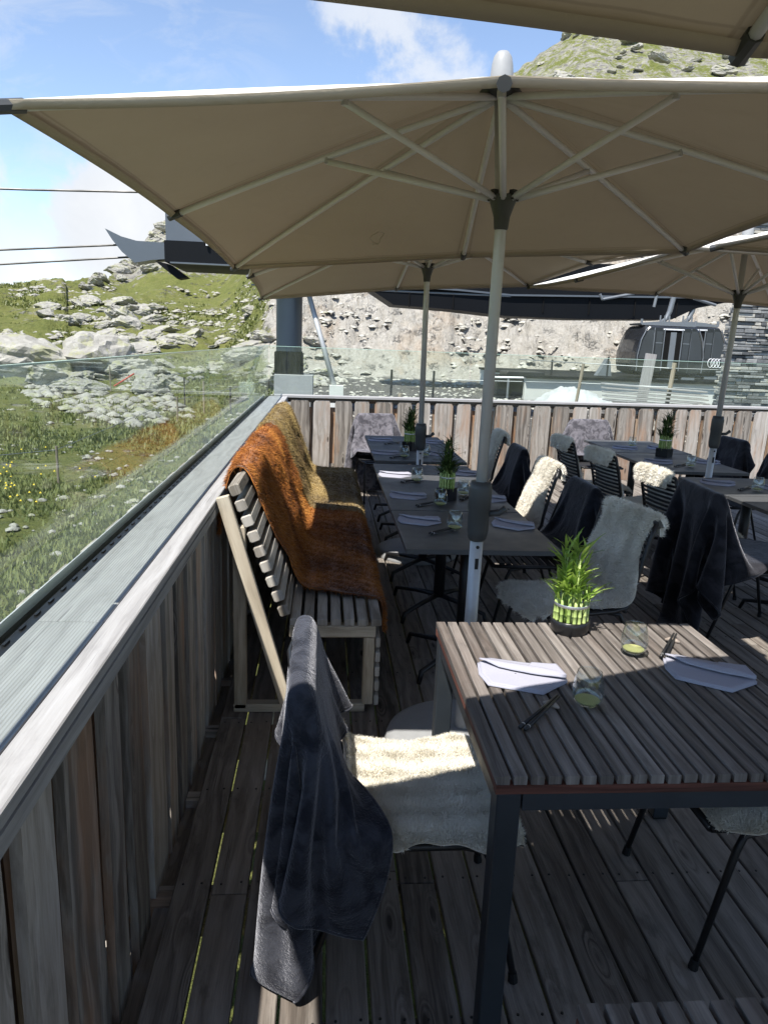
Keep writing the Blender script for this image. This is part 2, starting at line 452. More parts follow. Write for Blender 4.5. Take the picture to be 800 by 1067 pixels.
def rockmat(name='rock', k=1.0, lich=.6):
    w = NT(name); v = w.coord('Object')
    n = w.noise(v, 1.2, 8, .65, .5); n2 = w.noise(v, 7, 6, .7); li = w.noise(v, 2.3, 5, .7)
    c = w.ramp(w.math('ADD', w.math('MULTIPLY', n, .6), w.math('MULTIPLY', n2, .4)), [(.25, (.08 * k, .076 * k, .067 * k)), (.42, (.24 * k, .23 * k, .205 * k)), (.65, (.41 * k, .40 * k, .36 * k))])
    c = w.mix(w.math('MULTIPLY', w.mapr(li,   .50, .60, 0, 1, True), lich), c, (.27, .275, .13))
    w.set(Base_Color=c, Roughness=.9)
    w.l.new(w.bump(w.math('ADD', n, w.math('MULTIPLY', n2, .4)), .9, .15), w.b.inputs['Normal'])
    return w.m
M['rock'] = rockmat(); M['scree'] = rockmat('scree', 1.3, .1)

def groundmat():
    w = NT('terrain'); v = w.coord('Object')
    cut = w.attr('cut'); grav = w.attr('gravel'); alt = w.attr('alt')
    # grass
    g1 = w.noise(v, 9, 6, .7); g2 = w.noise(v, .45, 5, .6); g3 = w.noise(v, 2.2, 5, .65); g4 = w.noise(v, 3.4, 9, .85)
    grass = w.ramp(w.math('ADD', w.math('MULTIPLY', g4, .6), w.math('ADD', w.math('MULTIPLY', g1, .15), w.math('MULTIPLY', g2, .25))),
                   [(.36, (.06, .078, .022)), (.48, (.135, .15, .042)), (.62, (.21, .20, .075)), (.75, (.30, .26, .12))])
    # stones in grass
    vor = w.node('ShaderNodeTexVoronoi', ins={'Scale': 1.1}); w.l.new(w.node('ShaderNodeMapping', ins={'Vector': v, 'Scale': (1, .8, 1.6)}).outputs[0], vor.inputs['Vector'])
    vc = vor.outputs['Color']; vs = w.sep(vc)
    vor2 = w.node('ShaderNodeTexVoronoi', ins={'Scale': 3.1}); w.l.new(v, vor2.inputs['Vector'])
    stone_f = w.math('ADD', w.math('MULTIPLY', w.mapr(vor.outputs['Distance'], .25, .5, 1, 0), w.mapr(w.math('ADD', g3, w.math('MULTIPLY', g2, .7)), .86, .98, 0, 1, True)), 0.0)
    r1 = w.noise(v, 1.4, 8, .7, .6); r2 = w.noise(v, 8, 6, .75)
    rock = w.ramp(w.math('ADD', w.math('MULTIPLY', r1, .5), w.math('MULTIPLY', r2, .5)), [(.3, (.09, .085, .075)), (.48, (.23, .22, .195)), (.68, (.36, .35, .32))])
    rock = w.mix(w.math('MULTIPLY', w.mapr(w.noise(v, 1.9, 4, .6), .54, .64, 0, 1, True), .5), rock, (.36, .38, .15))
    # pale blasted rock
    p1 = w.noise(v, .33, 6, .65, .6)
    pale = w.ramp(w.math('ADD', w.math('MULTIPLY', r1, .45), w.math('MULTIPLY', r2, .55)), [(.3, (.19, .175, .15)), (.45, (.36, .34, .30)), (.62, (.50, .475, .43))])
    pale = w.mix(w.math('MULTIPLY', w.mapr(p1, .53, .66, 0, 1, True), .40), pale, (.42, .31, .21))
    pale = w.mix(w.math('MULTIPLY', w.mapr(w.noise(v, 3.2, 7, .8), .62, .7, 0, 1), .35), pale, (.17, .15, .13))
    c = w.mix(w.math('MULTIPLY', stone_f, .8), grass, rock)
    hn = w.math('ADD', w.math('ADD', w.math('MULTIPLY', g3, .5), w.math('MULTIPLY', g2, .5)), w.math('MULTIPLY', w.math('SUBTRACT', alt, .6), .22))
    hi = w.mapr(hn, .47, .55, 0, 1, True)
    c = w.mix(hi, c, rock)
    cm = w.mapr(w.math('ADD', cut, w.math('MULTIPLY', w.math('SUBTRACT', w.noise(v, .5, 5, .65), .5), 1.3)), .42, .56, 0, 1, True)
    c = w.mix(cm, c, pale)
    gr = w.ramp(w.noise(v, 14, 6, .8), [(.35, (.07, .068, .062)), (.6, (.20, .19, .175))])
    gm = w.mapr(w.math('ADD', grav, w.math('MULTIPLY', w.math('SUBTRACT', g3, .5), .5)), .4, .6, 0, 1, True)
    c = w.mix(gm, c, gr)
    w.set(Base_Color=c, Roughness=.95); w.b.inputs['Specular IOR Level'].default_value = .15
    h = w.math('ADD', w.math('MULTIPLY', g1, .5), w.math('ADD', w.math('MULTIPLY', r2, .5), w.math('MULTIPLY', stone_f, .8)))
    w.l.new(w.bump(h, 1.0, .25), w.b.inputs['Normal'])
    return w.m
M['ground'] = groundmat()

def slate():
    w = NT('slate_wall'); r_ = w.attr('rnd'); v = w.coord('Object')
    n = w.noise(v, 12, 6, .7)
    c = w.ramp(w.math('ADD', w.math('MULTIPLY', r_, .6), w.math('MULTIPLY', n, .5)), [(.2, (.035, .038, .042)), (.45, (.13, .135, .14)), (.7, (.28, .285, .28)), (.92, (.50, .46, .38))])
    w.set(Base_Color=c, Roughness=.8); w.l.new(w.bump(n, .7, .02), w.b.inputs['Normal'])
    return w.m
M['slate'] = slate()
M['black'] = plain('recess', (.01, .01, .01), .9, 0, .1, 10, .1, 0)

# ------------------------------------------------------------------ terrain
SM = lambda a, b, x: (lambda t: t * t * (3 - 2 * t))(np.clip((x - a) / (b - a), 0, 1))
AZK = np.array([-180, -60, -26, -22.3, -18.5, -15.8, -14, -12.6, -11.6, -10, -8, 0, 10, 13, 14.6, 17.5, 20.5, 25, 30, 45, 90, 180.])
EK = np.array([.03, .04, .046, .050, .057, .066, .088, .125, .138, .145, .15, .23, .30, .325, .352, .372, .372, .352, .335, .30, .1, .03])
DK = np.array([60, 60, 60, 60, 62, 66, 84, 88, 88, 95, 100, 110, 110, 112, 112, 112, 112, 112, 112, 100, 80, 60.])
def height(x, y):
    x = np.asarray(x, float); y = np.asarray(y, float)
    r = np.hypot(x, y); az = np.degrees(np.arctan2(x, y))
    E = np.interp(az, AZK, EK); D = np.interp(az, AZK, DK)
    zt = 1.68 + E * D
    def pl(rs, zs, rr):
        out = np.full_like(rr, zs[0])
        for i in range(len(rs) - 1):
            t = np.clip((rr - rs[i]) / (rs[i + 1] - rs[i]), 0, 1)
            out = out + (zs[i + 1] - zs[i]) * t
        return out
    zl = pl([0, 15, 27, 38, 60], [-1.25, -1.15, -.35, .75, 4.4], r)
    zl = zl + (zt - 4.4) * np.clip((r - 60) / np.maximum(D - 60, 1), 0, 1) * (D > 62) + np.where(D <= 62, (zt - 4.4) * np.clip((r - 38) / 22, 0, 1), 0)
    zr = pl([0, 9.5, 11.5, 30, 38], [-1.3, -1.2, .0, .25, 4.6], r)
    zr = zr + (zt - 4.6) * np.clip((r - 38) / (D - 38), 0, 1)
    w = SM(-8.5, -2.5, az) * (1 - SM(60, 110, az))
    z = zl * (1 - w) + zr * w
    z = z - np.clip(r - D, 0, None) * .12
    return z
def nz(p, H=.9, lac=2.1, octv=7):
    return mnoise.fractal(Vector(p), H, lac, octv)
def build_terrain():
    # polar sheet: fine in front, coarse behind
    az = np.concatenate([np.arange(-180, -36, 6), np.arange(-36, 38, .16), np.arange(38, 181, 6)])
    rr = np.concatenate([[0.0], np.geomspace(3, 130, 330), np.geomspace(140, 700, 16)])
    A, RR = np.meshgrid(np.radians(az), rr)
    X = RR * np.sin(A); Y = RR * np.cos(A)
    Z = height(X, Y)
    azd = np.degrees(A)
    cutw = SM(-7, -2.5, azd) * (1 - SM(40, 60, azd)) * SM(26, 30, RR) * (1 - SM(60, 84, RR))
    grav = SM(-6, -3.5, azd) * (1 - SM(60, 70, azd)) * SM(10, 11, RR) * (1 - SM(29, 31, RR))
    altw = SM(60, 90, RR) * .5 + .2 * SM(22, 40, RR)
    altw = np.maximum(altw, SM(64, 72, RR) * SM(-17, -14, azd) * (1 - SM(-4, 0, azd)) * 1.25)
    n0, n1 = X.shape
    for i in range(n0):
        for j in range(n1):
            x, y, r = X[i, j], Y[i, j], RR[i, j]
            if r > 135 or abs(azd[i, j]) > 37: continue
            c = cutw[i, j]
            a = .04 + .30 * float(SM(18, 45, r)) + .7 * float(SM(70, 100, r))
            d = nz((x * .16, y * .16, 3.1)) * a
            if c > .01:
                rid = 1 - abs(mnoise.fractal(Vector((x * .22 + 9, y * .22, 1.7)), .7, 2.2, 7))
                vd = mnoise.voronoi(Vector((x * .55, y * .55, 3.)))[0]; d += c * ((rid - .6) * 1.1 + (vd[1] - vd[0]) * .4 + nz((x * 1.4, y * 1.4, 8.), .5) * .35) * float(SM(29, 34, r))
            elif r > 22:
                # ledges
                t = mnoise.fractal(Vector((x * .35, y * .35, 5.)), .7, 2.1, 6)
                d += max(0, t) * .5 * float(SM(22, 40, r))
            # keep the ridge distance honest
            Z[i, j] += d
    V = np.stack([X, Y, Z], -1).reshape(-1, 3)
    idx = np.arange(n0 * n1).reshape(n0, n1)
    F = np.stack([idx[:-1, :-1], idx[:-1, 1:], idx[1:, 1:], idx[1:, :-1]], -1).reshape(-1, 4)
    F = F[:, ::-1]
    o = np_mesh('ground', V, F, M['ground'], smooth=True, attr={'cut': cutw.ravel(), 'gravel': grav.ravel(), 'alt': altw.ravel()})
    return tag(o, kind='structure')
build_terrain()
def gz(x, y): return float(height(x, y))

# boulders
def rock_mesh(seed, flat=.65):
    import bmesh
    bm = bmesh.new(); bmesh.ops.create_icosphere(bm, subdivisions=4, radius=1.0)
    rs = random.Random(seed)
    planes = []
    for k in range(15):
        n = Vector((rs.gauss(0, 1), rs.gauss(0, 1), rs.gauss(0, .8))).normalized()
        planes.append((n, rs.uniform(.5, .85)))
    for v in bm.verts:
        p = v.co.copy()
        for n, d in planes:
            t = p.dot(n)
            if t > d: p -= n * (t - d) * .97
        p *= 1 + .13 * mnoise.fractal(p * 2.3 + Vector((seed, 0, 0)), .6, 2.1, 6) - .10 * max(0, 1 - 9 * abs(mnoise.noise(p * 1.7 + Vector((0, seed, 0)))))
        p.z *= flat
        v.co = p
    me = bpy.data.meshes.new('boulder'); bm.to_mesh(me); bm.free()
    me.materials.append(M['rock'])
    return me
rocks = [rock_mesh(s, f) for s, f in ((1, .6), (2, .7), (3, .45), (4, .8), (5, .5), (6, .35))]
def boulder(x, y, s, me, label, group=None, rz=None, tilt=None, sc=(1, 1, 1), sink=.25, lift=0):
    o = bpy.data.objects.new('boulder', me); col.objects.link(o)
    o.location = (x, y, gz(x, y) + s * me['zf'] * (1 - sink) * .5 + lift if 'zf' in me else gz(x, y) + s * .25 + lift)
    o.scale = (s * sc[0], s * sc[1], s * sc[2])
    tl = tilt if tilt is not None else (random.uniform(-.3, .3), random.uniform(-.3, .3))
    o.rotation_euler = (tl[0], tl[1], rz if rz is not None else random.uniform(0, 6.28))
    return tag(o, label, 'boulder', group)
# the big outcrop left: measured positions at ~28-36 m
big = [(-10.6, 28.5, 1.7, (1.3, 1, 1.0), 'huge grey lichened boulder at the left end of the outcrop above the meadow'),
       (-8.9, 29.6, 1.6, (1.35, 1, 1.05), 'second huge cracked boulder of the outcrop, just right of its left end'),
       (-7.5, 29.0, 1.25, (1.2, 1, .95), 'yellow lichened boulder in the middle of the outcrop on the slope'),
       (-9.6, 27.0, .85, (1.3, 1, .8), 'low grey boulder at the foot of the outcrop'),
       (-6.6, 27.6, .8, (1.5, 1, .8), 'flat boulder at the right foot of the outcrop')]
for i, (x, y, s, sc, lb) in enumerate(big):
    boulder(x, y, s, rocks[i % 4], lb, 'boulders on the alpine slope', rz=i * 1.3, sc=sc, tilt=(.1, .15 * (-1) ** i))
def px_a(px, row=365):
    d = cam_dir(px, row); return d.x / d.y
for k in range(80):   # rubble of the outcrop
    a = px_a(random.uniform(60, 175)); y = random.uniform(25, 33)
    boulder(a * y, y, random.uniform(.2, .62), random.choice(rocks), 'jumbled grey block in the rubble right of the big outcrop', 'rubble blocks by the outcrop', sc=(1.3, 1, .8))
for k in range(420):
    px = random.uniform(-20, 345); y = random.triangular(22, 64, 42); a = px_a(px)
    s = random.uniform(.25, .8) * (1.35 if random.random() < .15 else 1)
    if 0 < px < 150 and 24 < y < 33: continue
    if mnoise.noise(Vector((a * y * .13, y * .13, 2.7))) < .08: continue
    boulder(a * y, y, s, random.choice(rocks), 'pale boulder lying in the grass of the far slope', 'boulders scattered on the slope', sc=(1.4, 1, .75))
for k in range(60):   # mountain top right
    px = random.uniform(540, 830); y = random.uniform(80, 108); a = px_a(px)
    boulder(a * y, y, random.uniform(.4, 1.3), random.choice(rocks), 'grey boulder high on the steep green mountainside', 'boulders on the high mountainside', sc=(1.4, 1, .7))
for k in range(50):   # knob
    px = random.uniform(118, 235); y = random.uniform(66, 84); a = px_a(px)
    boulder(a * y, y, random.uniform(.4, 1.1), random.choice(rocks), 'pale boulder on the rocky knoll behind the station wing', 'boulders on the rocky knoll', sc=(1.4, 1, .75))

# scattered small stones: stuff
def small_stones():
    V = []; F = []; FR = []
    base = [Vector(v) for v in ((1, 0, 0), (0, 1, 0), (-1, 0, 0), (0, -1, 0), (0, 0, 1), (0, 0, -1), (.7, .7, .5), (-.7, .6, .45), (-.6, -.7, .5), (.7, -.6, .4))]
    fc = [(0, 6, 4), (6, 1, 4), (1, 7, 4), (7, 2, 4), (2, 8, 4), (8, 3, 4), (3, 9, 4), (9, 0, 4), (0, 1, 6), (1, 2, 7), (2, 3, 8), (3, 0, 9)]
    for k in range(13000):
        t = random.random()
        if t < .06:
            y = random.uniform(5, 22); a = random.uniform(-.62, -.06); s = random.uniform(.02, .10)
            if mnoise.noise(Vector((a * y * .4, y * .4, 0))) < .0: continue
        elif t < .5:
            y = random.uniform(18, 62); a = random.uniform(-.55, .0); s = random.uniform(.05, .26)
            if mnoise.noise(Vector((a * y * .2, y * .2, 7))) < .0: continue
        else:
            y = random.uniform(11, 52); a = random.uniform(-.08, .6); s = random.uniform(.05, .34) ** 1.3 * (1.0 if y > 28 else .35)
        x = a * y; z = gz(x, y)
        q = random.uniform(0, 6.28); c, sn = math.cos(q), math.sin(q); st = random.uniform(.7, 1.6)
        b = len(V)
        for p in base:
            px_, py_ = p.x * st * random.uniform(.8, 1.2), p.y * random.uniform(.8, 1.2)
            V.append((x + s * (px_ * c - py_ * sn), y + s * (px_ * sn + py_ * c), z + s * p.z * .6 + (s * .1 if t < .5 else -s * .12)))
        (FR if t >= .5 else F).extend([tuple(b + i for i in f) for f in fc])
    V = np.array(V)
    def cut(FF):
        FF = np.array(FF); u, inv = np.unique(FF, return_inverse=True); return V[u], inv.reshape(FF.shape)
    v2, f2 = cut(FR); o = np_mesh('scree', v2, f2, M['scree']); tag(o, 'pale beige scree and rubble on the blasted slope behind the back fence', 'scree', kind='stuff')
    v2, f2 = cut(F); o = np_mesh('loose_stones', v2, f2, M['rock'])
    tag(o, 'small loose pale stones scattered over the meadow and the rubble slope', 'stones', kind='stuff')
small_stones()

def grass_tufts():
    n = 42000; K = 4
    y = 4.5 + 52 * rng.random(n) ** 1.6
    a = rng.uniform(-.66, -.03, n); x = a * y
    ok = (x < -1.15) | (y > 10.5)
    x, y = x[ok], y[ok]
    m = np.array([mnoise.fractal(Vector((xx * .35, yy * .35, 4.)), .8, 2, 4) for xx, yy in zip(x, y)])
    keep = m + rng.normal(0, .25, len(m)) > -.12
    x, y, m = x[keep], y[keep], m[keep]
    n = len(x); z = height(x, y)
    V = []; tot = n * K
    X = np.repeat(x, K) + rng.normal(0, .05, tot); Y = np.repeat(y, K) + rng.normal(0, .05, tot); Z = np.repeat(z, K) - .02
    h = rng.uniform(.03, .11, tot) * (1 + .4 * np.repeat(np.clip(m, -.5, 1), K)); th = rng.uniform(0, 6.28, tot); w = rng.uniform(.008, .02, tot) * (1 + np.repeat(y, K) / 14); h = h * (1 + np.repeat(y, K) / 60)
    lx = np.cos(th) * h * .5; ly = np.sin(th) * h * .5
    P0 = np.stack([X - np.sin(th) * w, Y + np.cos(th) * w, Z], -1); P1 = np.stack([X + np.sin(th) * w, Y - np.cos(th) * w, Z], -1)
    P2 = np.stack([X + lx, Y + ly, Z + h], -1)
    V = np.stack([P0, P1, P2], 1).reshape(-1, 3); F = np.arange(tot * 3).reshape(-1, 3)
    rv = np.repeat(np.clip(rng.normal(.5, .25, tot) + np.repeat(m, K) * .3, 0, 1), 3)
    o = np_mesh('meadow_grass', V, F, M['grass'], attr={'rnd': rv})
    tag(o, 'tufts of green alpine meadow grass beyond the glass balustrade', 'grass', kind='stuff')
    # yellow flowers
    k = 90; yy = rng.normal(13.5, 1.2, k); aa = rng.normal(-.45, .05, k)
    V = []; F = []
    for i in range(k):
        X0, Y0 = aa[i] * yy[i], yy[i]; z0 = gz(X0, Y0) + rng.uniform(.12, .3); b = len(V); s = .022
        V += [(X0 - s, Y0, z0), (X0 + s, Y0, z0), (X0, Y0 - s, z0 + s * .3), (X0, Y0 + s, z0 + s), (X0, Y0, z0 + s * 1.3)]
        F += [(b, b + 2, b + 4), (b + 2, b + 1, b + 4), (b + 1, b + 3, b + 4), (b + 3, b, b + 4)]
    o = np_mesh('meadow_flowers', np.array(V), np.array(F), M['flower'], attr={'rnd': np.random.default_rng(3).random(len(V))})
    tag(o, 'drift of small yellow meadow flowers near the wire fence', 'flowers', kind='stuff')
grass_tufts()

# ------------------------------------------------------------------ deck and fences
def build_deck():
    m = MB(); x = -.44; i = 0
    pitch = .118
    while x < 8.2:
        gap = .009
        if i in (1,): gap = .009
        w = pitch - gap
        y = -1.3 - random.uniform(0, 1.5)
        ymax = 9.0 + .085 * (x + .5)
        while y < ymax:
            L = random.choice([2.4, 3.0, 3.6, 4.0]); y2 = min(y + L, ymax)
            dz = random.uniform(-.0012, .0012)
            m.box((x + w / 2, (y + y2) / 2, -.014 + dz), (w, y2 - y - .004, .028), grain=1, bev=.003)
            y = y2
        x += pitch; i += 1
    o = m.build('deck', M['deck']); tag(o, kind='structure')
    m = MB(); m.box((-.475, 3.9, -.085), (.05, 10.2, .05), grain=1, bev=.003); m.box((-.545, 3.9, -.19), (.16, 10.2, .06), grain=1, bev=.003); tag(m.build('deck_rim', M['deck']), kind='structure')
    q = MB()
    for b_ in range(30):
        bx = -.44 + b_ * pitch
        for k in range(14):
            for dx in (.022, .086):
                q.lathe([(0, .0032), (.0038, .0030), (.0040, .001)], c=(bx + dx + random.uniform(-.004, .004), -1.0 + k * .5 + random.uniform(-.006, .006), 0), seg=8)
    tag(q.build('deck_screws', M['black_metal']), kind='structure')
    j = MB()
    for k in range(22):
        j.box((3.8, -1.0 + k * .5, -.10), (8.7, .06, .14), grain=0)
    for xx in (-.3, 2, 4.5, 7.5):
        for yy in (.3, 4.5, 8.6):
            j.box((xx, yy, -.75), (.14, .14, 1.16), grain=2)
    tag(j.build('deck_joists', M['fence']), kind='structure')
build_deck()

def waney(mb, c, w, th, h, axis, z0=0.0, rnd=None, tip=False, seed=0):
    """rough-sawn upright board with wavy edges. axis 'x' = board width along local x. c=(x,y)"""
    if rnd is None: rnd = random.random()
    n = 9; off = rnd * 37
    rs = random.Random(int(rnd * 1e6) + seed)
    l = [w / 2 * (1 + rs.uniform(-.10, .08)) for _ in range(n)]; r_ = [w / 2 * (1 + rs.uniform(-.10, .08)) for _ in range(n)]
    k1 = rs.uniform(-.1, .1)
    for L in (l, r_):
        for i in range(1, n - 1): L[i] = (L[i - 1] + L[i] * 1.0 + L[i + 1]) / 3
    b = len(mb.v)
    for i in range(n):
        z = z0 + h * i / (n - 1); sh = k1 * w * (i / (n - 1) - .5)
        ll, rr = l[i], r_[i]
        if tip and i == n - 1: ll *= .84; rr *= .84
        if tip and i == n - 2: z = z0 + h * .965
        for (u, t) in ((-ll + sh, -th / 2), (rr + sh, -th / 2), (rr + sh, th / 2), (-ll + sh, th / 2)):
            if axis == 'x': mb.v.append((c[0] + u, c[1] + t, z))
            else: mb.v.append((c[0] + t, c[1] + u, z))
    us = [(-w / 2), w / 2, w / 2 + th, -w / 2 - th]
    for i in range(n - 1):
        for k in range(4):
            k2 = (k + 1) % 4; a0 = z0 + h * i / (n - 1); a1 = z0 + h * (i + 1) / (n - 1)
            v0 = us[k]; v1 = us[k2] if k != 2 else us[2] - w
            if k == 2: v0, v1 = w / 2 + .3, -w / 2 + .3
            if k == 1: v0, v1 = .6, .6 + th
            if k == 3: v0, v1 = .9, .9 + th
            ids = (b + i * 4 + k, b + i * 4 + k2, b + (i + 1) * 4 + k2, b + (i + 1) * 4 + k)
            if axis != 'x': ids = ids[::-1]; q = [(a1, v0), (a1, v1), (a0, v1), (a0, v0)]
            else: q = [(a0, v0), (a0, v1), (a1, v1), (a1, v0)]
            mb.face(ids, [(u + off, v + off * .7) for u, v in q], rnd)
    t = b + (n - 1) * 4
    mb.face((t, t + 1, t + 2, t + 3), [(0, 0), (0, .03), (.03, .03), (.03, 0)], rnd)
    mb.face((b + 3, b + 2, b + 1, b), [(0, 0), (0, .03), (.03, .03), (.03, 0)], rnd)

YC = 9.08    # corner distance of the side fence
sf = empty('side_fence', (-.6, 4, 0), 0, 'grey weathered board fence along the left edge of the terrace with a flat cap rail', 'fence')
def to_local(o, root):
    o.parent = root; o.matrix_parent_inverse = Matrix.Translation(-Vector(root.location)); return o
def side_fence():
    m = MB(); mi = MB(); mo = MB()
    y = -1.2; i = 0
    while y < YC - .05:
        w = random.choice([.12, .135, .15, .165, .19]) 
        g = random.uniform(.05, .085)
        waney(m, (-.505, y + w / 2), w, .022, 1.02, 'y', z0=-.09 - random.uniform(0, .04), tip=False)
        y += w + g; i += 1
    y = -1.15
    while y < YC - .05:
        w = random.choice([.11, .13, .14])
        waney(mi, (-.565, y + w / 2), w, .022, 1.0, 'y', z0=-.10)
        y += w + random.uniform(.035, .07)
    y = -1.1
    while y < YC + .1:
        w = random.choice([.15, .17, .2])
        waney(mo, (-.785, y + w / 2), w, .026, 1.25, 'y', z0=-.28, tip=True)
        y += w + random.uniform(.07, .11)
    to_local(m.build('boards', M['fence']), sf); to_local(mi.build('inner_boards', M['fence_back']), sf)
    to_local(mo.build('outer_boards', M['fence']), sf)
    r = MB()
    for z in (.12, .88):
        r.box((-.536, 3.95, z), (.032, 10.2, .07), grain=1)
    r.box((-.66, 3.95, .86), (.12, 10.2, .10), grain=1)
    to_local(r.build('battens', M['fence']), sf)
    c = MB(); c.box((-.487, 3.93, .985), (.065, 10.3, .03), grain=1, bev=.003, rnd=.62)
    c.box((-.461, 3.93, .952), (.018, 10.3, .034), grain=1, rnd=.3)
    to_local(c.build('cap_strip', M['cap']), sf)
    c = MB()
    y = -1.2
    for L in (2.9, 2.6, 2.6, 2.2):
        y2 = min(y + L, YC); c.box((-.601, (y + y2) / 2, .983), (.158, y2 - y - .004, .03), grain=1, bev=.002, rnd=random.uniform(.35, .6)); y = y2
    to_local(c.build('cap_rail', M['ribbed']), sf)
    c = MB(); c.box((-.697, 3.93, .972), (.026, 10.3, .04), grain=1); c.box((-.741, 3.93, .975), (.006, 10.3, .06), grain=1)
    for k in range(110):
        c.box((-.700, -1.0 + k * .092, .994), (.006, .03, .006), grain=1)
    to_local(c.build('glass_channel', M['black_metal']), sf)
    e = MB(); e.box((-.7355, 3.93, 1.003), (.004, 10.3, .03), grain=1); to_local(e.build('channel_lip', M['alu']), sf)
side_fence()
def glass_panel(name, p0, p1, z0, z1, label):
    m = MB(); d = Vector((p1[0] - p0[0], p1[1] - p0[1], 0)); L = d.length; a = math.atan2(d.y, d.x)
    Mx = Matrix.Translation(((p0[0] + p1[0]) / 2, (p0[1] + p1[1]) / 2, (z0 + z1) / 2)) @ Matrix.Rotation(a, 4, 'Z')
    m.box((0, 0, 0), (L, .012, z1 - z0), M=Mx, grain=0)
    o = m.build(name, M['pane']); tag(o, label, 'glass panel', 'clear glass balustrade panels')
    e = MB(); e.box((0, 0, (z1 - z0) / 2 + .0025), (L, .0125, .005), M=Mx, grain=0)
    e.build('polished_edge', M['glass_edge'], o); return o
GX = -.72
glass_panel('glass_panel', (GX, -1.1), (GX, 1.55), .98, 1.595, 'nearest clear glass balustrade panel on the left rail, cut by the photo edge')
glass_panel('glass_panel', (GX, 1.562), (GX, 4.62), .98, 1.595, 'long middle clear glass balustrade panel on the left rail, ending at the upright joint')
glass_panel('glass_panel', (GX, 4.632), (GX, 7.1), .98, 1.595, 'clear glass balustrade panel on the left rail beyond the upright joint')
glass_panel('glass_panel', (GX, 7.112), (GX, 9.45), .98, 1.595, 'farthest clear glass panel of the left rail, meeting the corner by the grey pillar')
for (pa, pb, lb) in (((GX + .012, 9.46), (1.9, 9.68), 'left clear glass panel standing on the back fence, beside the grey pillar'),
                 ((1.912, 9.682), (4.6, 9.92), 'middle clear glass panel standing on the back fence'),
                 ((4.612, 9.922), (8.4, 10.24), 'right clear glass panel standing on the back fence before the gondola')):
    glass_panel('glass_panel', pa, pb, .95, 1.59, lb)

bf = empty('back_fence', (3.8, 9.4, 0), 0, 'weathered grey and orange board fence closing the far end of the terrace', 'fence')
def back_fence():
    ang = math.atan2(.8, 9.6)
    m = MB(); mi = MB()
    x = 0.0
    while x < 9.2:
        w = random.choice([.16, .185, .21, .235])
        waney(m, (x + w / 2, 0), w, .022, .98, 'x', z0=-.02, tip=True)
        x += w + random.uniform(.035, .075)
    x = -.05
    while x < 9.2:
        w = random.choice([.12, .14, .15]); waney(mi, (x + w / 2, .06), w, .022, .90, 'x', z0=-.03, tip=False); x += w + .03
    T = Matrix.Translation((-.42, 9.1, 0)) @ Matrix.Rotation(ang, 4, 'Z')
    for mm, nm, mt in ((m, 'boards', 'fence'), (mi, 'rear_boards', 'fence_warm')):
        mm.v = [tuple(T @ Vector(p)) for p in mm.v]; to_local(mm.build(nm, M[mt]), bf)
    c = MB(); c.box((4.55, .06, 1.0), (9.5, .17, .03), M=T, grain=0, bev=.003, rnd=.8)
    to_local(c.build('cap_rail', M['cap']), bf)
    c = MB(); c.box((4.55, .037, .12), (9.4, .024, .09), M=T, grain=0); c.box((4.55, .095, .955), (9.4, .05, .06), M=T, grain=0)
    for k in range(12): c.box((.3 + k * .8, .14, .35), (.09, .09, 1.24), M=T, grain=2)
    to_local(c.build('battens', M['fence']), bf)
back_fence()

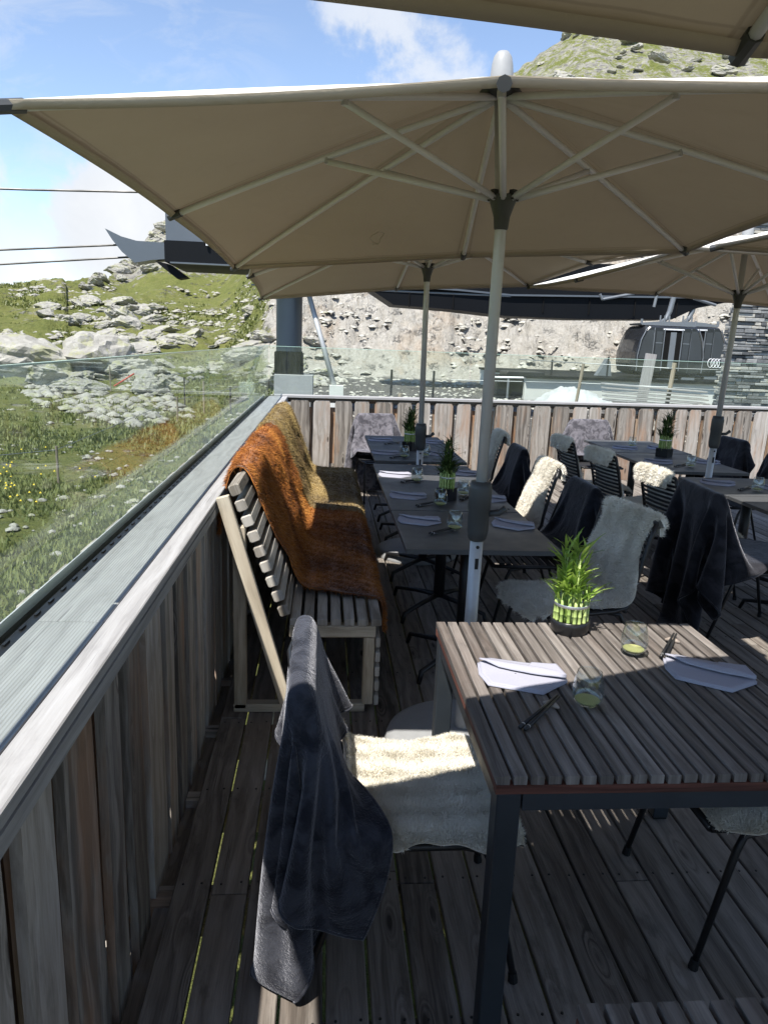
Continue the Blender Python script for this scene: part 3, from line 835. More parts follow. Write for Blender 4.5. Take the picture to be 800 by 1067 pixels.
# ------------------------------------------------------------------ umbrellas
def umbrella(foot, run, apex, ends, label, sleeve_z=(.93, 1.16), base_r=.33, cord=False, low=None, tilt_top=True):
    """ends: 8 points in order A,B,C,fm,D,E,F,G around"""
    root = empty('parasol', (foot[0], foot[1], 0), 0, label, 'parasol', 'big taupe parasols')
    L = lambda p: Vector(p) - Vector((foot[0], foot[1], 0))
    A = L(apex); E = [L(e) for e in ends]; Rn = L(run); F0 = Vector((0, 0, 0))
    def addp(mb, nm, mat, sm=False, parent=root): return mb.build(nm, M[mat], parent, smooth=sm)
    # canopy
    m = MB(); N = 24; n8 = 8
    topA = A + Vector((0, 0, .012))
    for k in range(n8):
        e0, e1 = E[k], E[(k + 1) % n8]
        P = []
        for i in range(N + 1):
            t = i / N; row = []
            for j in range(N + 1):
                s_ = j / N
                r0 = topA.lerp(e0, t); r1 = topA.lerp(e1, t)
                # ribs bow upward a little
                bow = .010 * math.sin(math.pi * t)
                p = r0.lerp(r1, s_); p.z += bow
                arc = 4 * s_ * (1 - s_)
                # edge pulled inwards and fabric sagging between ribs
                inw = (topA - p); inw.z = 0
                p += inw * .020 * arc * t ** 2
                p.z -= .012 * arc * t * (1.15 - t) * 2
                # fine wrinkles near the rib pockets
                p.z += .0035 * mnoise.noise(Vector((s_ * 9, t * 2.5, k * 3.1 + foot[0]))) * (1 if 0 < j < N else 0) + .004 * mnoise.noise(Vector((s_ * 2, t * 13, k * 7.))) * t * (1 if 0 < j < N else 0)
                row.append(p)
            P.append(row)
        m.grid(P, rnd=k / 8, uvs=(1.7, 1.4))
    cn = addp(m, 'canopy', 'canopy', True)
    # hem
    h = MB()
    for k in range(n8):
        e0, e1 = E[k], E[(k + 1) % n8]; P = [[], [], []]
        for j in range(N + 1):
            s_ = j / N; p = e0.lerp(e1, s_); arc = 4 * s_ * (1 - s_)
            inw = (topA - p); inw.z = 0; p += inw * .020 * arc; p.z -= .012 * arc * .3
            d = inw.normalized()
            P[0].append(p + Vector((0, 0, .002))); P[1].append(p + d * .004 + Vector((0, 0, -.020))); P[2].append(p + d * .028 + Vector((0, 0, -.003)))
        h.grid(P, rnd=.5)
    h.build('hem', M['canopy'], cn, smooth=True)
    hubz = A + Vector((0, 0, -.018))
    # ribs, caps and struts
    jt = .66
    for k in range(n8):
        e = E[k]; d = e - hubz; Lh = math.hypot(d.x, d.y); n = 8
        pts = []
        for i in range(n + 1):
            t = i / n; p = hubz.lerp(e, t * .995 + .004); p.z += .010 * math.sin(math.pi * t) - .014; pts.append(p)
        r = MB(); r.tube(pts, .0125, 8)
        ro = addp(r, 'rib', 'rib', True)
        c = MB(); c.tube([pts[-1] - (pts[-1] - pts[-2]).normalized() * .05, pts[-1] + (pts[-1] - pts[-2]).normalized() * .012], .017, 8)
        c.build('end_cap', M['plastic'], ro)
        t = min(.72, jt / Lh) if Lh > 0 else .5
        p = hubz.lerp(e, t); p.z += .010 * math.sin(math.pi * t) - .03
        st = MB(); dr = Vector((d.x, d.y, 0)).normalized()
        st.tube([Rn + dr * .035 + Vector((0, 0, .0)), p], .0115, 8)
        so = addp(st, 'strut', 'rib', True)
        j = MB(); j.tube([p + Vector((0, 0, -.009)), p + Vector((0, 0, .018))], .012, 8); j.build('joint', M['alu'], so)
    # pole
    sl0, sl1 = sleeve_z
    def along(z):
        t = z / Rn.z; return F0.lerp(Rn, t)
    m = MB(); m.tube([along(.03), along(sl0 + .02)], .026, 20); addp(m, 'lower_pole', 'alu', True)
    m = MB(); m.tube([along(sl0), along(Rn.z - .1), A + Vector((0, 0, -.02))], .0215, 20); addp(m, 'upper_pole', 'alu', True)
    m = MB(); m.tube([along(sl0 - .012), along(sl0), along(sl0 + .03), along((sl0 + sl1) / 2), along((sl0 + sl1) / 2 + .005), along(sl1 - .03), along(sl1)], [.030, .038, .043, .0425, .0455, .046, .040], 20)
    addp(m, 'crank_sleeve', 'plastic', True)
    m = MB(); p = along(sl0 - .055); m.box((p.x, p.y - .0258, p.z - .05), (.014, .004, .045), grain=2)
    addp(m, 'locking_slot', 'black_metal')
    m = MB(); m.tube([(p.x, p.y - .022, p.z + .02), (p.x, p.y - .029, p.z + .02)], .007, 10); addp(m, 'locking_pin', 'black_metal')
    m = MB(); p = along(sl0 + .10); m.tube([p + Vector((.03, -.01, 0)), p + Vector((.075, -.02, .005)), p + Vector((.10, -.03, .03))], [.012, .011, .013], 8); addp(m, 'crank_handle', 'plastic', True)
    # runner
    m = MB(); q = Rn
    m.lathe([(.022, -.105), (.026, -.10), (.030, -.06), (.046, -.012), (.050, .012), (.036, .016), (.022, .018)], c=tuple(q), seg=20); rr_ = addp(m, 'runner', 'plastic', False)
    m = MB()
    for k in range(n8):
        d = E[k] - Rn; a = math.atan2(d.y, d.x)
        m.box((.045, 0, .012), (.02, .02, .034), M=Matrix.Translation(q) @ Matrix.Rotation(a, 4, 'Z'))
    m.build('lug', M['plastic'], rr_)
    m = MB(); m.lathe([(.022, -.045), (.06, -.038), (.075, -.02), (.06, .0), (.022, .005)], c=tuple(A), seg=16); addp(m, 'top_hub', 'plastic')
    m = MB(); m.lathe([(.040, .0), (.040, .04), (.037, .07), (.031, .095), (.020, .110), (0, .115)], c=tuple(A), seg=20); addp(m, 'finial', 'base_grey', True)
    # base
    m = MB(); br = base_r
    m.lathe([(br, 0.001), (br + .004, .012), (br - .008, .045), (br - .04, .062), (.09, .085), (.04, .09), (0, .09)], seg=48); addp(m, 'base', 'base_grey', True)
    m = MB(); m.lathe([(.034, .085), (.034, .30), (.028, .305)], seg=20); addp(m, 'base_tube', 'base_grey', True)
    if cord:
        m = MB(); c0 = A.lerp((E[2] + E[3]) * .5, .72); pts = []
        for i in range(26):
            t = i / 25; a = 2 * math.pi * t
            pts.append(c0 + Vector((.035 * math.sin(a) * (1 + .3 * math.sin(3 * a)) + .03 * t, .16 * math.cos(a), -.052 - .010 * math.cos(a))))
        m.tube(pts, .0022, 6); addp(m, 'loose_cord', 'canopy')
    return root

umbrella((.615, 2.8), (.632, 2.8, 2.205), (.597, 2.8, 2.575),
         [(-.76, 1.92, 2.195), (-.665, 3.35, 2.183), (-.56, 4.62, 2.092), (.76, 4.27, 2.183), (1.93, 4.02, 2.233), (1.84, 2.72, 2.27), (1.62, 1.52, 2.262), (.365, 1.68, 2.238)],
         'huge near taupe parasol, its pole just behind the slatted wooden table', cord=True)
umbrella((.77, 5.72), (.755, 5.75, 2.25), (.745, 5.75, 2.62),
         [(-.5, 4.6, 2.2), (-.60, 5.85, 2.145), (-.615, 7.05, 2.045), (.65, 7.1, 2.19), (1.84, 6.85, 2.25), (1.98, 5.6, 2.33), (2.17, 4.5, 2.315), (.75, 4.45, 2.27)],
         'taupe parasol of the middle row standing between the dark dining tables', sleeve_z=(.87, 1.07))
umbrella((3.05, 5.52), (3.10, 5.5, 2.14), (3.10, 5.5, 2.55),
         [(1.90, 3.98, 2.245), (1.80, 5.4, 2.19), (1.83, 6.8, 2.235), (3.05, 6.85, 2.23), (4.25, 6.9, 2.17), (4.4, 5.5, 2.2), (4.3, 4.2, 2.25), (3.1, 4.1, 2.265)],
         'taupe parasol at the right with a grey crank pole among the right hand tables', sleeve_z=(.98, 1.22))
umbrella((.62, .03), (.62, .03, 2.2), (.62, .03, 2.6),
         [(-.42, -1.5, 2.2), (-.70, -.1, 2.17), (-.70, 1.00, 2.12), (.72, 1.385, 2.215), (2.0, 1.65, 2.3), (1.95, .3, 2.3), (2.05, -1.1, 2.2), (.75, -1.5, 2.2)],
         'nearest taupe parasol, only its dark far hem showing along the top edge of the photo')
umbrella((3.2, 2.62), (3.2, 2.62, 2.2), (3.2, 2.62, 2.56),
         [(2.0, 1.35, 2.2), (1.95, 2.62, 2.22), (1.98, 3.83, 2.235), (3.2, 3.9, 2.225), (4.45, 3.9, 2.2), (4.5, 2.6, 2.2), (4.4, 1.3, 2.2), (3.2, 1.3, 2.2)],
         'taupe parasol mostly beyond the right photo edge, its corner tucked under the huge near one')

# ------------------------------------------------------------------ wooden tables
def wood_table(x0, x1, y0, y1, z, label, n=23):
    root = empty('wooden_table', ((x0 + x1) / 2, (y0 + y1) / 2, 0), 0, label, 'table', 'slatted wooden tables')
    W = x1 - x0; D = y1 - y0; pitch = (W + .009) / n; m = MB()
    for i in range(n):
        w = pitch - .009
        m.box((-W / 2 + i * pitch + w / 2, random.uniform(-.0015, .0015), z - .011 + random.uniform(-.0008, .0008)), (w, D, .022), grain=1, bev=.0012)
    o = m.build('slatted_top', M['teak'], root)
    m = MB(); t = .022
    for s in (-1, 1):
        m.box((0, s * (D / 2 - .014), z - .0235 - t / 2), (W, .024, t), grain=0, rnd=.4 + .2 * s)
        m.box((s * (W / 2 - .013), 0, z - .0235 - t / 2), (.022, D - .056, t), grain=1, rnd=.5 + .1 * s)
    m.build('edge_band', M['teak_red'], root)
    m = MB(); zz = z - .047
    for s in (-1, 1):
        m.box((0, s * (D / 2 - .022), zz - .022), (W - .13, .03, .044), grain=0)
        m.box((s * (W / 2 - .022), 0, zz - .022), (.03, D - .13, .044), grain=1)
    m.box((0, 0, zz - .02), (W - .07, .03, .03), grain=0)
    m.build('apron_frame', M['navy_metal'], root)
    for sx in (-1, 1):
        for sy in (-1, 1):
            l = MB(); l.box((sx * (W / 2 - .033), sy * (D / 2 - .033), (zz) / 2 + .004), (.056, .056, zz - .008), grain=2, bev=.003)
            lo = l.build('leg', M['navy_metal'], root)
            f = MB(); f.box((sx * (W / 2 - .033), sy * (D / 2 - .033), .004), (.05, .05, .008)); f.build('foot', M['rubber'], lo)
    return root
wood_table(.397, 1.298, 1.415, 2.335, .75, 'square slatted greyed wood table with black steel legs in the foreground, laid for two')
wood_table(.384, 1.30, -.08, .845, .75, 'slatted wooden table with only one corner showing at the bottom edge of the photo')

# ------------------------------------------------------------------ dark tables
def dark_table(x0, x1, y0, y1, z, label):
    root = empty('dining_table', ((x0 + x1) / 2, (y0 + y1) / 2, 0), 0, label, 'table', 'dark laminate dining tables')
    W = x1 - x0; D = y1 - y0
    m = MB(); m.box((0, 0, z - .012), (W, D, .024), grain=1, bev=.002); m.build('tabletop', M['laminate'], root)
    n = 1 if D < 1 else 2
    for k in range(n):
        yc = 0 if n == 1 else (-D / 4 if k == 0 else D / 4)
        m = MB(); m.tube([(0, yc, .09), (0, yc, z - .03)], .036, 16); c = m.build('column', M['black_metal'], root, smooth=True)
        m = MB(); m.box((0, yc, z - .032), (.36, .36, .012)); m.build('top_plate', M['black_metal'], c)
        for q in range(4):
            a = math.pi / 4 + q * math.pi / 2; d = Vector((math.cos(a), math.sin(a), 0)); o_ = Vector((0, yc, 0))
            m = MB(); m.tube([o_ + Vector((0, 0, .10)), o_ + d * .18 + Vector((0, 0, .085)), o_ + d * .35 + Vector((0, 0, .06)), o_ + d * .37 + Vector((0, 0, .0))], [.018, .016, .014, .012], 8)
            m.build('foot', M['black_metal'], root, smooth=True)
    return root
dark_table(.39, 1.135, 3.235, 4.035, .75, 'nearest dark laminate table of the left row, its front edge facing the camera')
dark_table(.388, 1.135, 4.045, 5.66, .751, 'long middle dark table of the left row, between the bench and the pale sheepskin chairs')
dark_table(.415, 1.17, 5.83, 7.45, .75, 'farthest dark table of the left row, by the back fence')
dark_table(2.76, 3.5, 3.85, 4.665, .75, 'dark table cut by the right photo edge, in front of the right parasol')
dark_table(2.75, 3.5, 4.675, 5.385, .751, 'dark table on the near side of the right parasol pole with one tumbler')
dark_table(2.74, 3.49, 5.64, 6.66, .75, 'dark table just behind the right parasol pole')
dark_table(2.78, 3.52, 6.68, 7.6, .751, 'farthest dark table of the right row, carrying the plant before the back fence')

# ------------------------------------------------------------------ chairs (local frame: faces +x)
def make_chair(label):
    root = empty('chair', (0, 0, 0), 0, label, 'chair', 'black metal terrace chairs')
    m = MB()
    for k in range(11):
        x = -.20 + k * .042
        m.box((x, 0, .447 - .012 * math.sin(k / 10 * math.pi)), (.032, .43, .010), grain=1, bev=.002)
    seat = m.build('seat', M['black_rope'], root)
    m = MB()
    BX = lambda z: -.215 - .10 * ((z - .45) / .43) ** 1.3 if z > .45 else -.215
    for k in range(12):
        z = .50 + k * .031; x = BX(z); pts = []
        for j in range(7):
            yy = -.215 + j * .43 / 6; pts.append((x - .025 * (1 - (yy / .215) ** 2), yy, z))
        m.tube(pts, .0085, 6)
    m.build('backrest', M['black_rope'], root, smooth=True)
    m = MB()
    for s in (-1, 1):
        pts = [(.27, s * .215, .435), (.1, s * .222, .432), (-.12, s * .222, .432), (-.19, s * .222, .445), (-.222, s * .22, .49)]
        pts += [(BX(z), s * .218, z) for z in (.56, .64, .72, .80, .87)]
        m.tube(pts, .0115, 8)
    m.tube([(BX(.87), -.218, .87), (BX(.885) - .02, -.12, .885), (BX(.89) - .03, 0, .89), (BX(.885) - .02, .12, .885), (BX(.87), .218, .87)], .0115, 8)
    m.tube([(.27, -.215, .435), (.27, .215, .435)], .0115, 8); m.tube([(-.19, -.22, .425), (-.19, .22, .425)], .0105, 8)
    m.build('frame', M['black_metal'], root, smooth=True)
    for (sx, sy) in ((1, 1), (1, -1), (-1, 1), (-1, -1)):
        m = MB(); tx = .17 if sx > 0 else -.16; fx = .27 if sx > 0 else -.30
        m.tube([(tx - sx * .06, sy * .205, .418), (tx, sy * .215, .41), (tx + sx * .02, sy * .222, .37), (fx, sy * .235, .012)], [.010, .011, .011, .0095], 8)
        l = m.build('leg', M['black_metal'], root, smooth=True)
        m = MB(); m.tube([(fx - sx * .004, sy * .2345, .03), (fx, sy * .235, .0)], [.012, .014], 8); m.build('foot_cap', M['rubber'], l)
    return root
chair0 = make_chair('x')
_used = [False]
def place_chair(x, y, deg, label):
    c = chair0 if not _used[0] else copy_tree(chair0)
    _used[0] = True
    c.location = (x, y, 0); c.rotation_euler = (0, 0, R(deg)); c['label'] = label; c.scale = (1, 1, 1)
    return c

# ------------------------------------------------------------------ sheepskins: base sheet + hair blades
def hair(V, Nn, length, width, lean, n, seed, clump=0.0, attr_extra=None, rnd_dir=1.0):
    """blades on random surface points. V quads grid (n,m,3). returns verts, faces, tip, hr"""
    g = np.random.default_rng(seed); n0, n1 = V.shape[:2]
    fi = g.random(n) * (n0 - 1.001); fj = g.random(n) * (n1 - 1.001)
    i = fi.astype(int); j = fj.astype(int); a = (fi - i)[:, None]; b = (fj - j)[:, None]
    P = V[i, j] * (1 - a) * (1 - b) + V[i + 1, j] * a * (1 - b) + V[i, j + 1] * (1 - a) * b + V[i + 1, j + 1] * a * b
    N = Nn[i, j]
    Ln = length * g.uniform(.6, 1.25, n)[:, None]
    d = N + g.normal(0, .45 * rnd_dir, (n, 3)) + np.asarray(lean)
    if clump:
        c = np.stack([np.sin(P[:, 0] * 61 + P[:, 2] * 43), np.sin(P[:, 1] * 67 + 2), np.sin(P[:, 0] * 53 + P[:, 1] * 71)], -1)
        d = d + c * clump
    d /= np.linalg.norm(d, axis=1, keepdims=True)
    s = np.cross(d, g.normal(0, 1, (n, 3))); s /= np.linalg.norm(s, axis=1, keepdims=True)
    V3 = np.stack([P - s * width, P + s * width, P + d * Ln], 1).reshape(-1, 3)
    F = np.arange(n * 3).reshape(-1, 3)
    hr = np.repeat(g.random(n), 3); tip = np.tile([0, 0, 1.0], n)
    return V3, F, tip, hr
def grid_normals(V):
    du = np.gradient(V, axis=0); dv = np.gradient(V, axis=1); N = np.cross(du, dv)
    return N / np.maximum(np.linalg.norm(N, axis=2, keepdims=True), 1e-9)
def fur_object(name, V, mat, length, width, lean, n, seed, parent=None, flip=1, thick=.006, clump=0.0, rnd_dir=1.0):
    N = grid_normals(V) * flip
    n0, n1 = V.shape[:2]; idx = np.arange(n0 * n1).reshape(n0, n1)
    F = np.stack([idx[:-1, :-1], idx[:-1, 1:], idx[1:, 1:], idx[1:, :-1]], -1).reshape(-1, 4)
    W = V - N * thick
    Vb = np.concatenate([V.reshape(-1, 3), W.reshape(-1, 3)]); o2 = n0 * n1
    rim = []
    per = [idx[0, j] for j in range(n1)] + [idx[i, -1] for i in range(1, n0)] + [idx[-1, j] for j in range(n1 - 2, -1, -1)] + [idx[i, 0] for i in range(n0 - 2, 0, -1)]
    for a, b in zip(per, per[1:] + per[:1]): rim.append((a, b, b + o2, a + o2))
    Fb = np.concatenate([F, F[:, ::-1] + o2, np.array(rim)])
    hv, hf, tip, hr = hair(V, N, length, width, lean, n, seed, clump, rnd_dir=rnd_dir)
    nb = len(Vb)
    # quads + tris in one mesh: make tris into degenerate-free polygons via separate add
    me = bpy.data.meshes.new(name)
    allV = np.concatenate([Vb, hv]).astype(np.float32)
    loops = np.concatenate([Fb.ravel(), (hf + nb).ravel()]).astype(np.int32)
    tot = np.concatenate([np.full(len(Fb), 4), np.full(len(hf), 3)]).astype(np.int32)
    st = np.concatenate([[0], np.cumsum(tot)[:-1]]).astype(np.int32)
    me.vertices.add(len(allV)); me.vertices.foreach_set('co', allV.ravel())
    me.loops.add(len(loops)); me.loops.foreach_set('vertex_index', loops)
    me.polygons.add(len(tot)); me.polygons.foreach_set('loop_start', st); me.polygons.foreach_set('loop_total', tot)
    me.polygons.foreach_set('use_smooth', np.ones(len(tot), bool)); me.update(calc_edges=True)
    for an, av in (('tip', np.concatenate([np.zeros(nb), tip])), ('hr', np.concatenate([np.full(nb, .5), hr]))):
        at = me.attributes.new(an, 'FLOAT', 'POINT'); at.data.foreach_set('value', av.astype(np.float32))
    me.materials.append(mat)
    o = bpy.data.objects.new(name, me); col.objects.link(o)
    if parent is not None: o.parent = parent
    return o
def profile_sheet(prof, width_fn, nu=90, nv=34, seed=0, lump=.006, thick=.02):
    """prof: list of (x,z) path from front edge to rear overhang"""
    g = random.Random(seed)
    P = [Vector((p[0], 0, p[1])) for p in prof]
    # resample by arc length with smoothing
    d = [0]
    for a, b in zip(P, P[1:]): d.append(d[-1] + (b - a).length)
    xs = np.interp(np.linspace(0, d[-1], nu), d, [p.x for p in P]); zs = np.interp(np.linspace(0, d[-1], nu), d, [p.z for p in P])
    for _ in range(3):
        xs[1:-1] = (xs[:-2] + 2 * xs[1:-1] + xs[2:]) / 4; zs[1:-1] = (zs[:-2] + 2 * zs[1:-1] + zs[2:]) / 4
    tx = np.gradient(xs); tz = np.gradient(zs); nn = np.hypot(tx, tz); nx, nz_ = tz / nn, -tx / nn   # normal to one side
    V = np.zeros((nu, nv, 3))
    for i in range(nu):
        t = i / (nu - 1); w = width_fn(t)
        wl = w * (1 + .10 * mnoise.noise(Vector((t * 7, seed, 1)))) ; wr = w * (1 + .10 * mnoise.noise(Vector((t * 7, seed, 9))))
        for j in range(nv):
            s = j / (nv - 1) * 2 - 1; yy = (wl if s < 0 else wr) * s
            lp = lump * mnoise.noise(Vector((xs[i] * 14, yy * 14, zs[i] * 14 + seed))) + (lump * 1.3 * (1 - s ** 4))
            drop = .0
            if abs(s) > .9: drop = (abs(s) - .9) * .10
            V[i, j] = (xs[i] + nx[i] * (lp - drop), yy, zs[i] + nz_[i] * (lp - drop))
    return V
SKIN_FULL = [(.31, .40), (.285, .455), (.22, .468), (.0, .462), (-.15, .468), (-.195, .50), (-.205, .56), (-.235, .68), (-.275, .80), (-.305, .885), (-.325, .912), (-.35, .90), (-.362, .86), (-.366, .80)]
SKIN_SEAT = [(.268, .450), (.256, .464), (.22, .470), (.0, .464), (-.15, .466), (-.19, .48), (-.20, .54)]
def skin_w(t):
    # wide lobes on seat, waist at the crease, wide on back
    return .225 * (.86 + .14 * math.cos(t * 4 * math.pi)) * (1 if t > .04 else .72) * (1 if t < .96 else .85)
Vs = profile_sheet(SKIN_FULL, skin_w, seed=2)
Vseat = profile_sheet(SKIN_SEAT, lambda t: .262 * (.97 + .05 * math.sin(t * 9)) * (.93 if t < .05 else 1), seed=5, nu=60)
skinA = fur_object('sheepskin', Vseat, M['sheep'], .014, .0013, (0, 0, .0), 90000, 3, flip=-1, thick=.008, clump=.6)
skinB = fur_object('sheepskin', Vs, M['sheep_grey'], .022, .0018, (0, 0, -.15), 45000, 4, flip=-1, thick=.008, clump=.5)
for o in (skinA, skinB): tag(o, 'x', 'sheepskin', 'pale sheepskins on the chairs')
_su = {}
def place_skin(src, x, y, deg, label, mat=None, sy=1.0):
    o = src if src.name not in _su else src.copy()
    if src.name in _su: col.objects.link(o)
    _su[src.name] = 1
    o.location = (x, y, 0); o.rotation_euler = (0, 0, R(deg)); o.scale = (1, sy, 1); o['label'] = label
    return o

# ------------------------------------------------------------------ cloth drape (small position based solver)
def drape(nx, ny, w, h, cx, cy, z0, rot, steps=170, seed=0, iters=14, push=None, tilt=0.0):
    g = np.random.default_rng(seed)
    u = np.linspace(-w / 2, w / 2, nx); v = np.linspace(-h / 2, h / 2, ny)
    U, Vv = np.meshgrid(u, v, indexing='ij'); c, s = math.cos(rot), math.sin(rot)
    X = np.stack([cx + U * c - Vv * s, cy + U * s + Vv * c, z0 + 0 * U + tilt * (U * c)], -1)
    X[..., 2] += .012 * np.sin(U * 17) * np.cos(Vv * 13) + g.normal(0, .001, U.shape)
    Pv = X.copy(); du = w / (nx - 1); dv = h / (ny - 1); dt = .012
    # chair back box (tilted), seat box, floor
    c0 = np.array([-.262, 0, .67]); th = math.atan2(.10, .43)
    ex = np.array([math.cos(th), 0, math.sin(th)]); ez = np.array([-math.sin(th), 0, math.cos(th)]); ey = np.array([0, 1, 0])
    def coll(Q, Q0):
        for (cc, a, b, d, hx) in ((c0, ex, ey, ez, (.014, .215, .215)), (np.array([.02, 0, .45]), np.array([1, 0, 0]), ey, np.array([0, 0, 1]), (.28, .245, .054))):
            r = .020
            L = Q - cc; l = np.stack([L @ a, L @ b, L @ d], -1)
            hh = np.array(hx); q = np.abs(l) - hh
            out = np.maximum(q, 0); dist = np.linalg.norm(out, axis=-1); mq = q.max(-1)
            sd = np.where(mq > 0, dist, mq) - r
            m = sd < 0
            if m.any():
                sg = np.sign(l); sg[sg == 0] = 1
                inside = (mq <= 0)
                nrm = out / np.maximum(dist, 1e-9)[..., None]
                k = np.argmax(q, -1); ins = np.eye(3)[k]
                nrm = np.where(inside[..., None], ins, nrm) * sg
                nw = nrm[..., 0:1] * a + nrm[..., 1:2] * b + nrm[..., 2:3] * d
                corr = (-sd)[..., None] * nw
                Q = np.where(m[..., None], Q + corr, Q)
                # friction
                mv = Q - Q0; mn = (mv * nw).sum(-1, keepdims=True) * nw; mt = mv - mn
                Q = np.where(m[..., None], Q - mt * .75, Q)
        fl = Q[..., 2] < .012
        Q[..., 2] = np.where(fl, .012, Q[..., 2])
        Q[..., :2] = np.where(fl[..., None], Q0[..., :2] * .6 + Q[..., :2] * .4, Q[..., :2])
        return Q
    def con(Q, A, B, L, k):
        d = Q[B] - Q[A]; ln = np.linalg.norm(d, axis=-1, keepdims=True)
        e = d * (1 - L / np.maximum(ln, 1e-9)) * .5 * k
        Q[A] += e; Q[B] -= e
    S = np.s_; sets = []
    for o in (0, 1):
        n_ = (nx - o) // 2; sets.append((S[o:o + 2 * n_:2, :], S[o + 1:o + 2 * n_:2, :], du, 1.0))
        n_ = (ny - o) // 2; sets.append((S[:, o:o + 2 * n_:2], S[:, o + 1:o + 2 * n_:2], dv, 1.0))
    dg = math.hypot(du, dv)
    for o in (0, 1):
        n_ = (nx - o) // 2
        sets.append((S[o:o + 2 * n_:2, :-1], S[o + 1:o + 2 * n_:2, 1:], dg, .35)); sets.append((S[o:o + 2 * n_:2, 1:], S[o + 1:o + 2 * n_:2, :-1], dg, .35))
    pin = (np.abs(X[..., 0] + .311) < .026) & (np.abs(X[..., 1]) < .215)
    PX = X.copy(); PX[..., 2] = .908
    bend = []
    for st, kb in ((2, .12), (4, .05)):
        for o in range(st * 2):
            if o < st: 
                ia = np.array([i for i in range(o, nx - st) if (i // st) % 2 == 0][:]); ib = np.array([i for i in range(0, nx - st) if (i // st) % 2 == 1])
        ia = np.array([i for i in range(nx - st) if (i // st) % 2 == 0]); ib = np.array([i for i in range(nx - st) if (i // st) % 2 == 1])
        ja = np.array([i for i in range(ny - st) if (i // st) % 2 == 0]); jb = np.array([i for i in range(ny - st) if (i // st) % 2 == 1])
        for ii in (ia, ib): bend.append((ii, ii + st, 0, du * st, kb))
        for jj in (ja, jb): bend.append((jj, jj + st, 1, dv * st, kb))
    for t in range(steps):
        vel = (X - Pv) * (.985 if t < steps * .8 else .93)
        Pv = X.copy(); Q = X + vel; Q[..., 2] -= 9.8 * dt * dt
        if push is not None and t < steps * .5: Q += push(Q, t) * dt * dt
        for it in range(iters):
            for A, B, L, k in sets: con(Q, A, B, L, k)
            if it % 2 == 0:
                for a, b, ax, L, k in bend:
                    if ax == 0:
                        d = Q[b] - Q[a]; ln = np.linalg.norm(d, axis=-1, keepdims=True)
                        e = d * np.minimum(0, 1 - L / np.maximum(ln, 1e-9)) * .5 * k; Q[a] += e; Q[b] -= e
                    else:
                        d = Q[:, b] - Q[:, a]; ln = np.linalg.norm(d, axis=-1, keepdims=True)
                        e = d * np.minimum(0, 1 - L / np.maximum(ln, 1e-9)) * .5 * k; Q[:, a] += e; Q[:, b] -= e
            if it % 3 == 2: Q = coll(Q, Pv)
            if t > 8: Q = np.where(pin[..., None], PX, Q)
        X = Q
    return X
def blanket_mesh(name, X, mat, thick=.010):
    V = X.copy()
    for _ in range(1):
        V[1:-1, 1:-1] = V[1:-1, 1:-1] * .5 + (V[:-2, 1:-1] + V[2:, 1:-1] + V[1:-1, :-2] + V[1:-1, 2:]) * .125
    n0, n1 = V.shape[:2]; idx = np.arange(n0 * n1).reshape(n0, n1)
    F = np.stack([idx[:-1, :-1], idx[:-1, 1:], idx[1:, 1:], idx[1:, :-1]], -1).reshape(-1, 4)
    o = np_mesh(name, V.reshape(-1, 3), F, mat, smooth=True)
    sd = o.modifiers.new('thickness', 'SOLIDIFY'); sd.thickness = thick; sd.offset = 0
    ss = o.modifiers.new('smooth', 'SUBSURF'); ss.levels = 1; ss.render_levels = 1
    # rolled seam along the hem
    per = [V[0, j] for j in range(n1)] + [V[i, -1] for i in range(1, n0)] + [V[-1, j] for j in range(n1 - 2, -1, -1)] + [V[i, 0] for i in range(n0 - 2, -1, -1)]
    m = MB(); m.tube([tuple(p) for p in per], thick * .62, 6, cap=False); s = m.build('hem', mat, o, smooth=True)
    return o
X1 = drape(80, 84, 1.00, 1.16, -.43, -.08, .93, R(16), steps=250, seed=1)
X2 = drape(70, 60, 1.3, 1.05, -.42, .0, .93, R(-32), steps=210, seed=2)
X3 = drape(56, 46, 1.0, .80, -.33, .0, .93, R(6), steps=170, seed=3)
def put_blanket(X, x, y, deg, mat, label, src=None):
    if src is None: o = blanket_mesh('blanket', X, M[mat])
    else:
        o = copy_tree(src)
    o.location = (x, y, 0); o.rotation_euler = (0, 0, R(deg)); tag(o, label, 'blanket', 'blankets hung on chair backs')
    return o

# near chair
place_chair(.27, 1.84, 0, 'nearest chair, left of the slatted wooden table, mostly hidden by its navy blanket')
place_skin(skinA, .27, 1.84, 0, 'cream sheepskin lying on the seat of the nearest chair')
NB = put_blanket(X1, .262, 1.84, 0, 'plush_navy', 'long navy plush blanket hanging over the back of the nearest chair, in the left foreground')
NB.scale = (1.0, 1.10, .965)
for o in col.objects:
    if o.name in ('chair', 'sheepskin'): o.scale = (1, 1, .965)
# right of wooden table
place_chair(1.33, 1.86, 180, 'chair tucked in at the right side of the wooden table, cut by the photo edge')
place_skin(skinA, 1.33, 1.86, 180, 'cream sheepskin drooping off the seat right of the wooden table at the photo edge')
put_blanket(X3, 1.36, 1.90, 180, 'plush_grey', 'grey plush blanket on the chair right of the wooden table, at the photo edge')
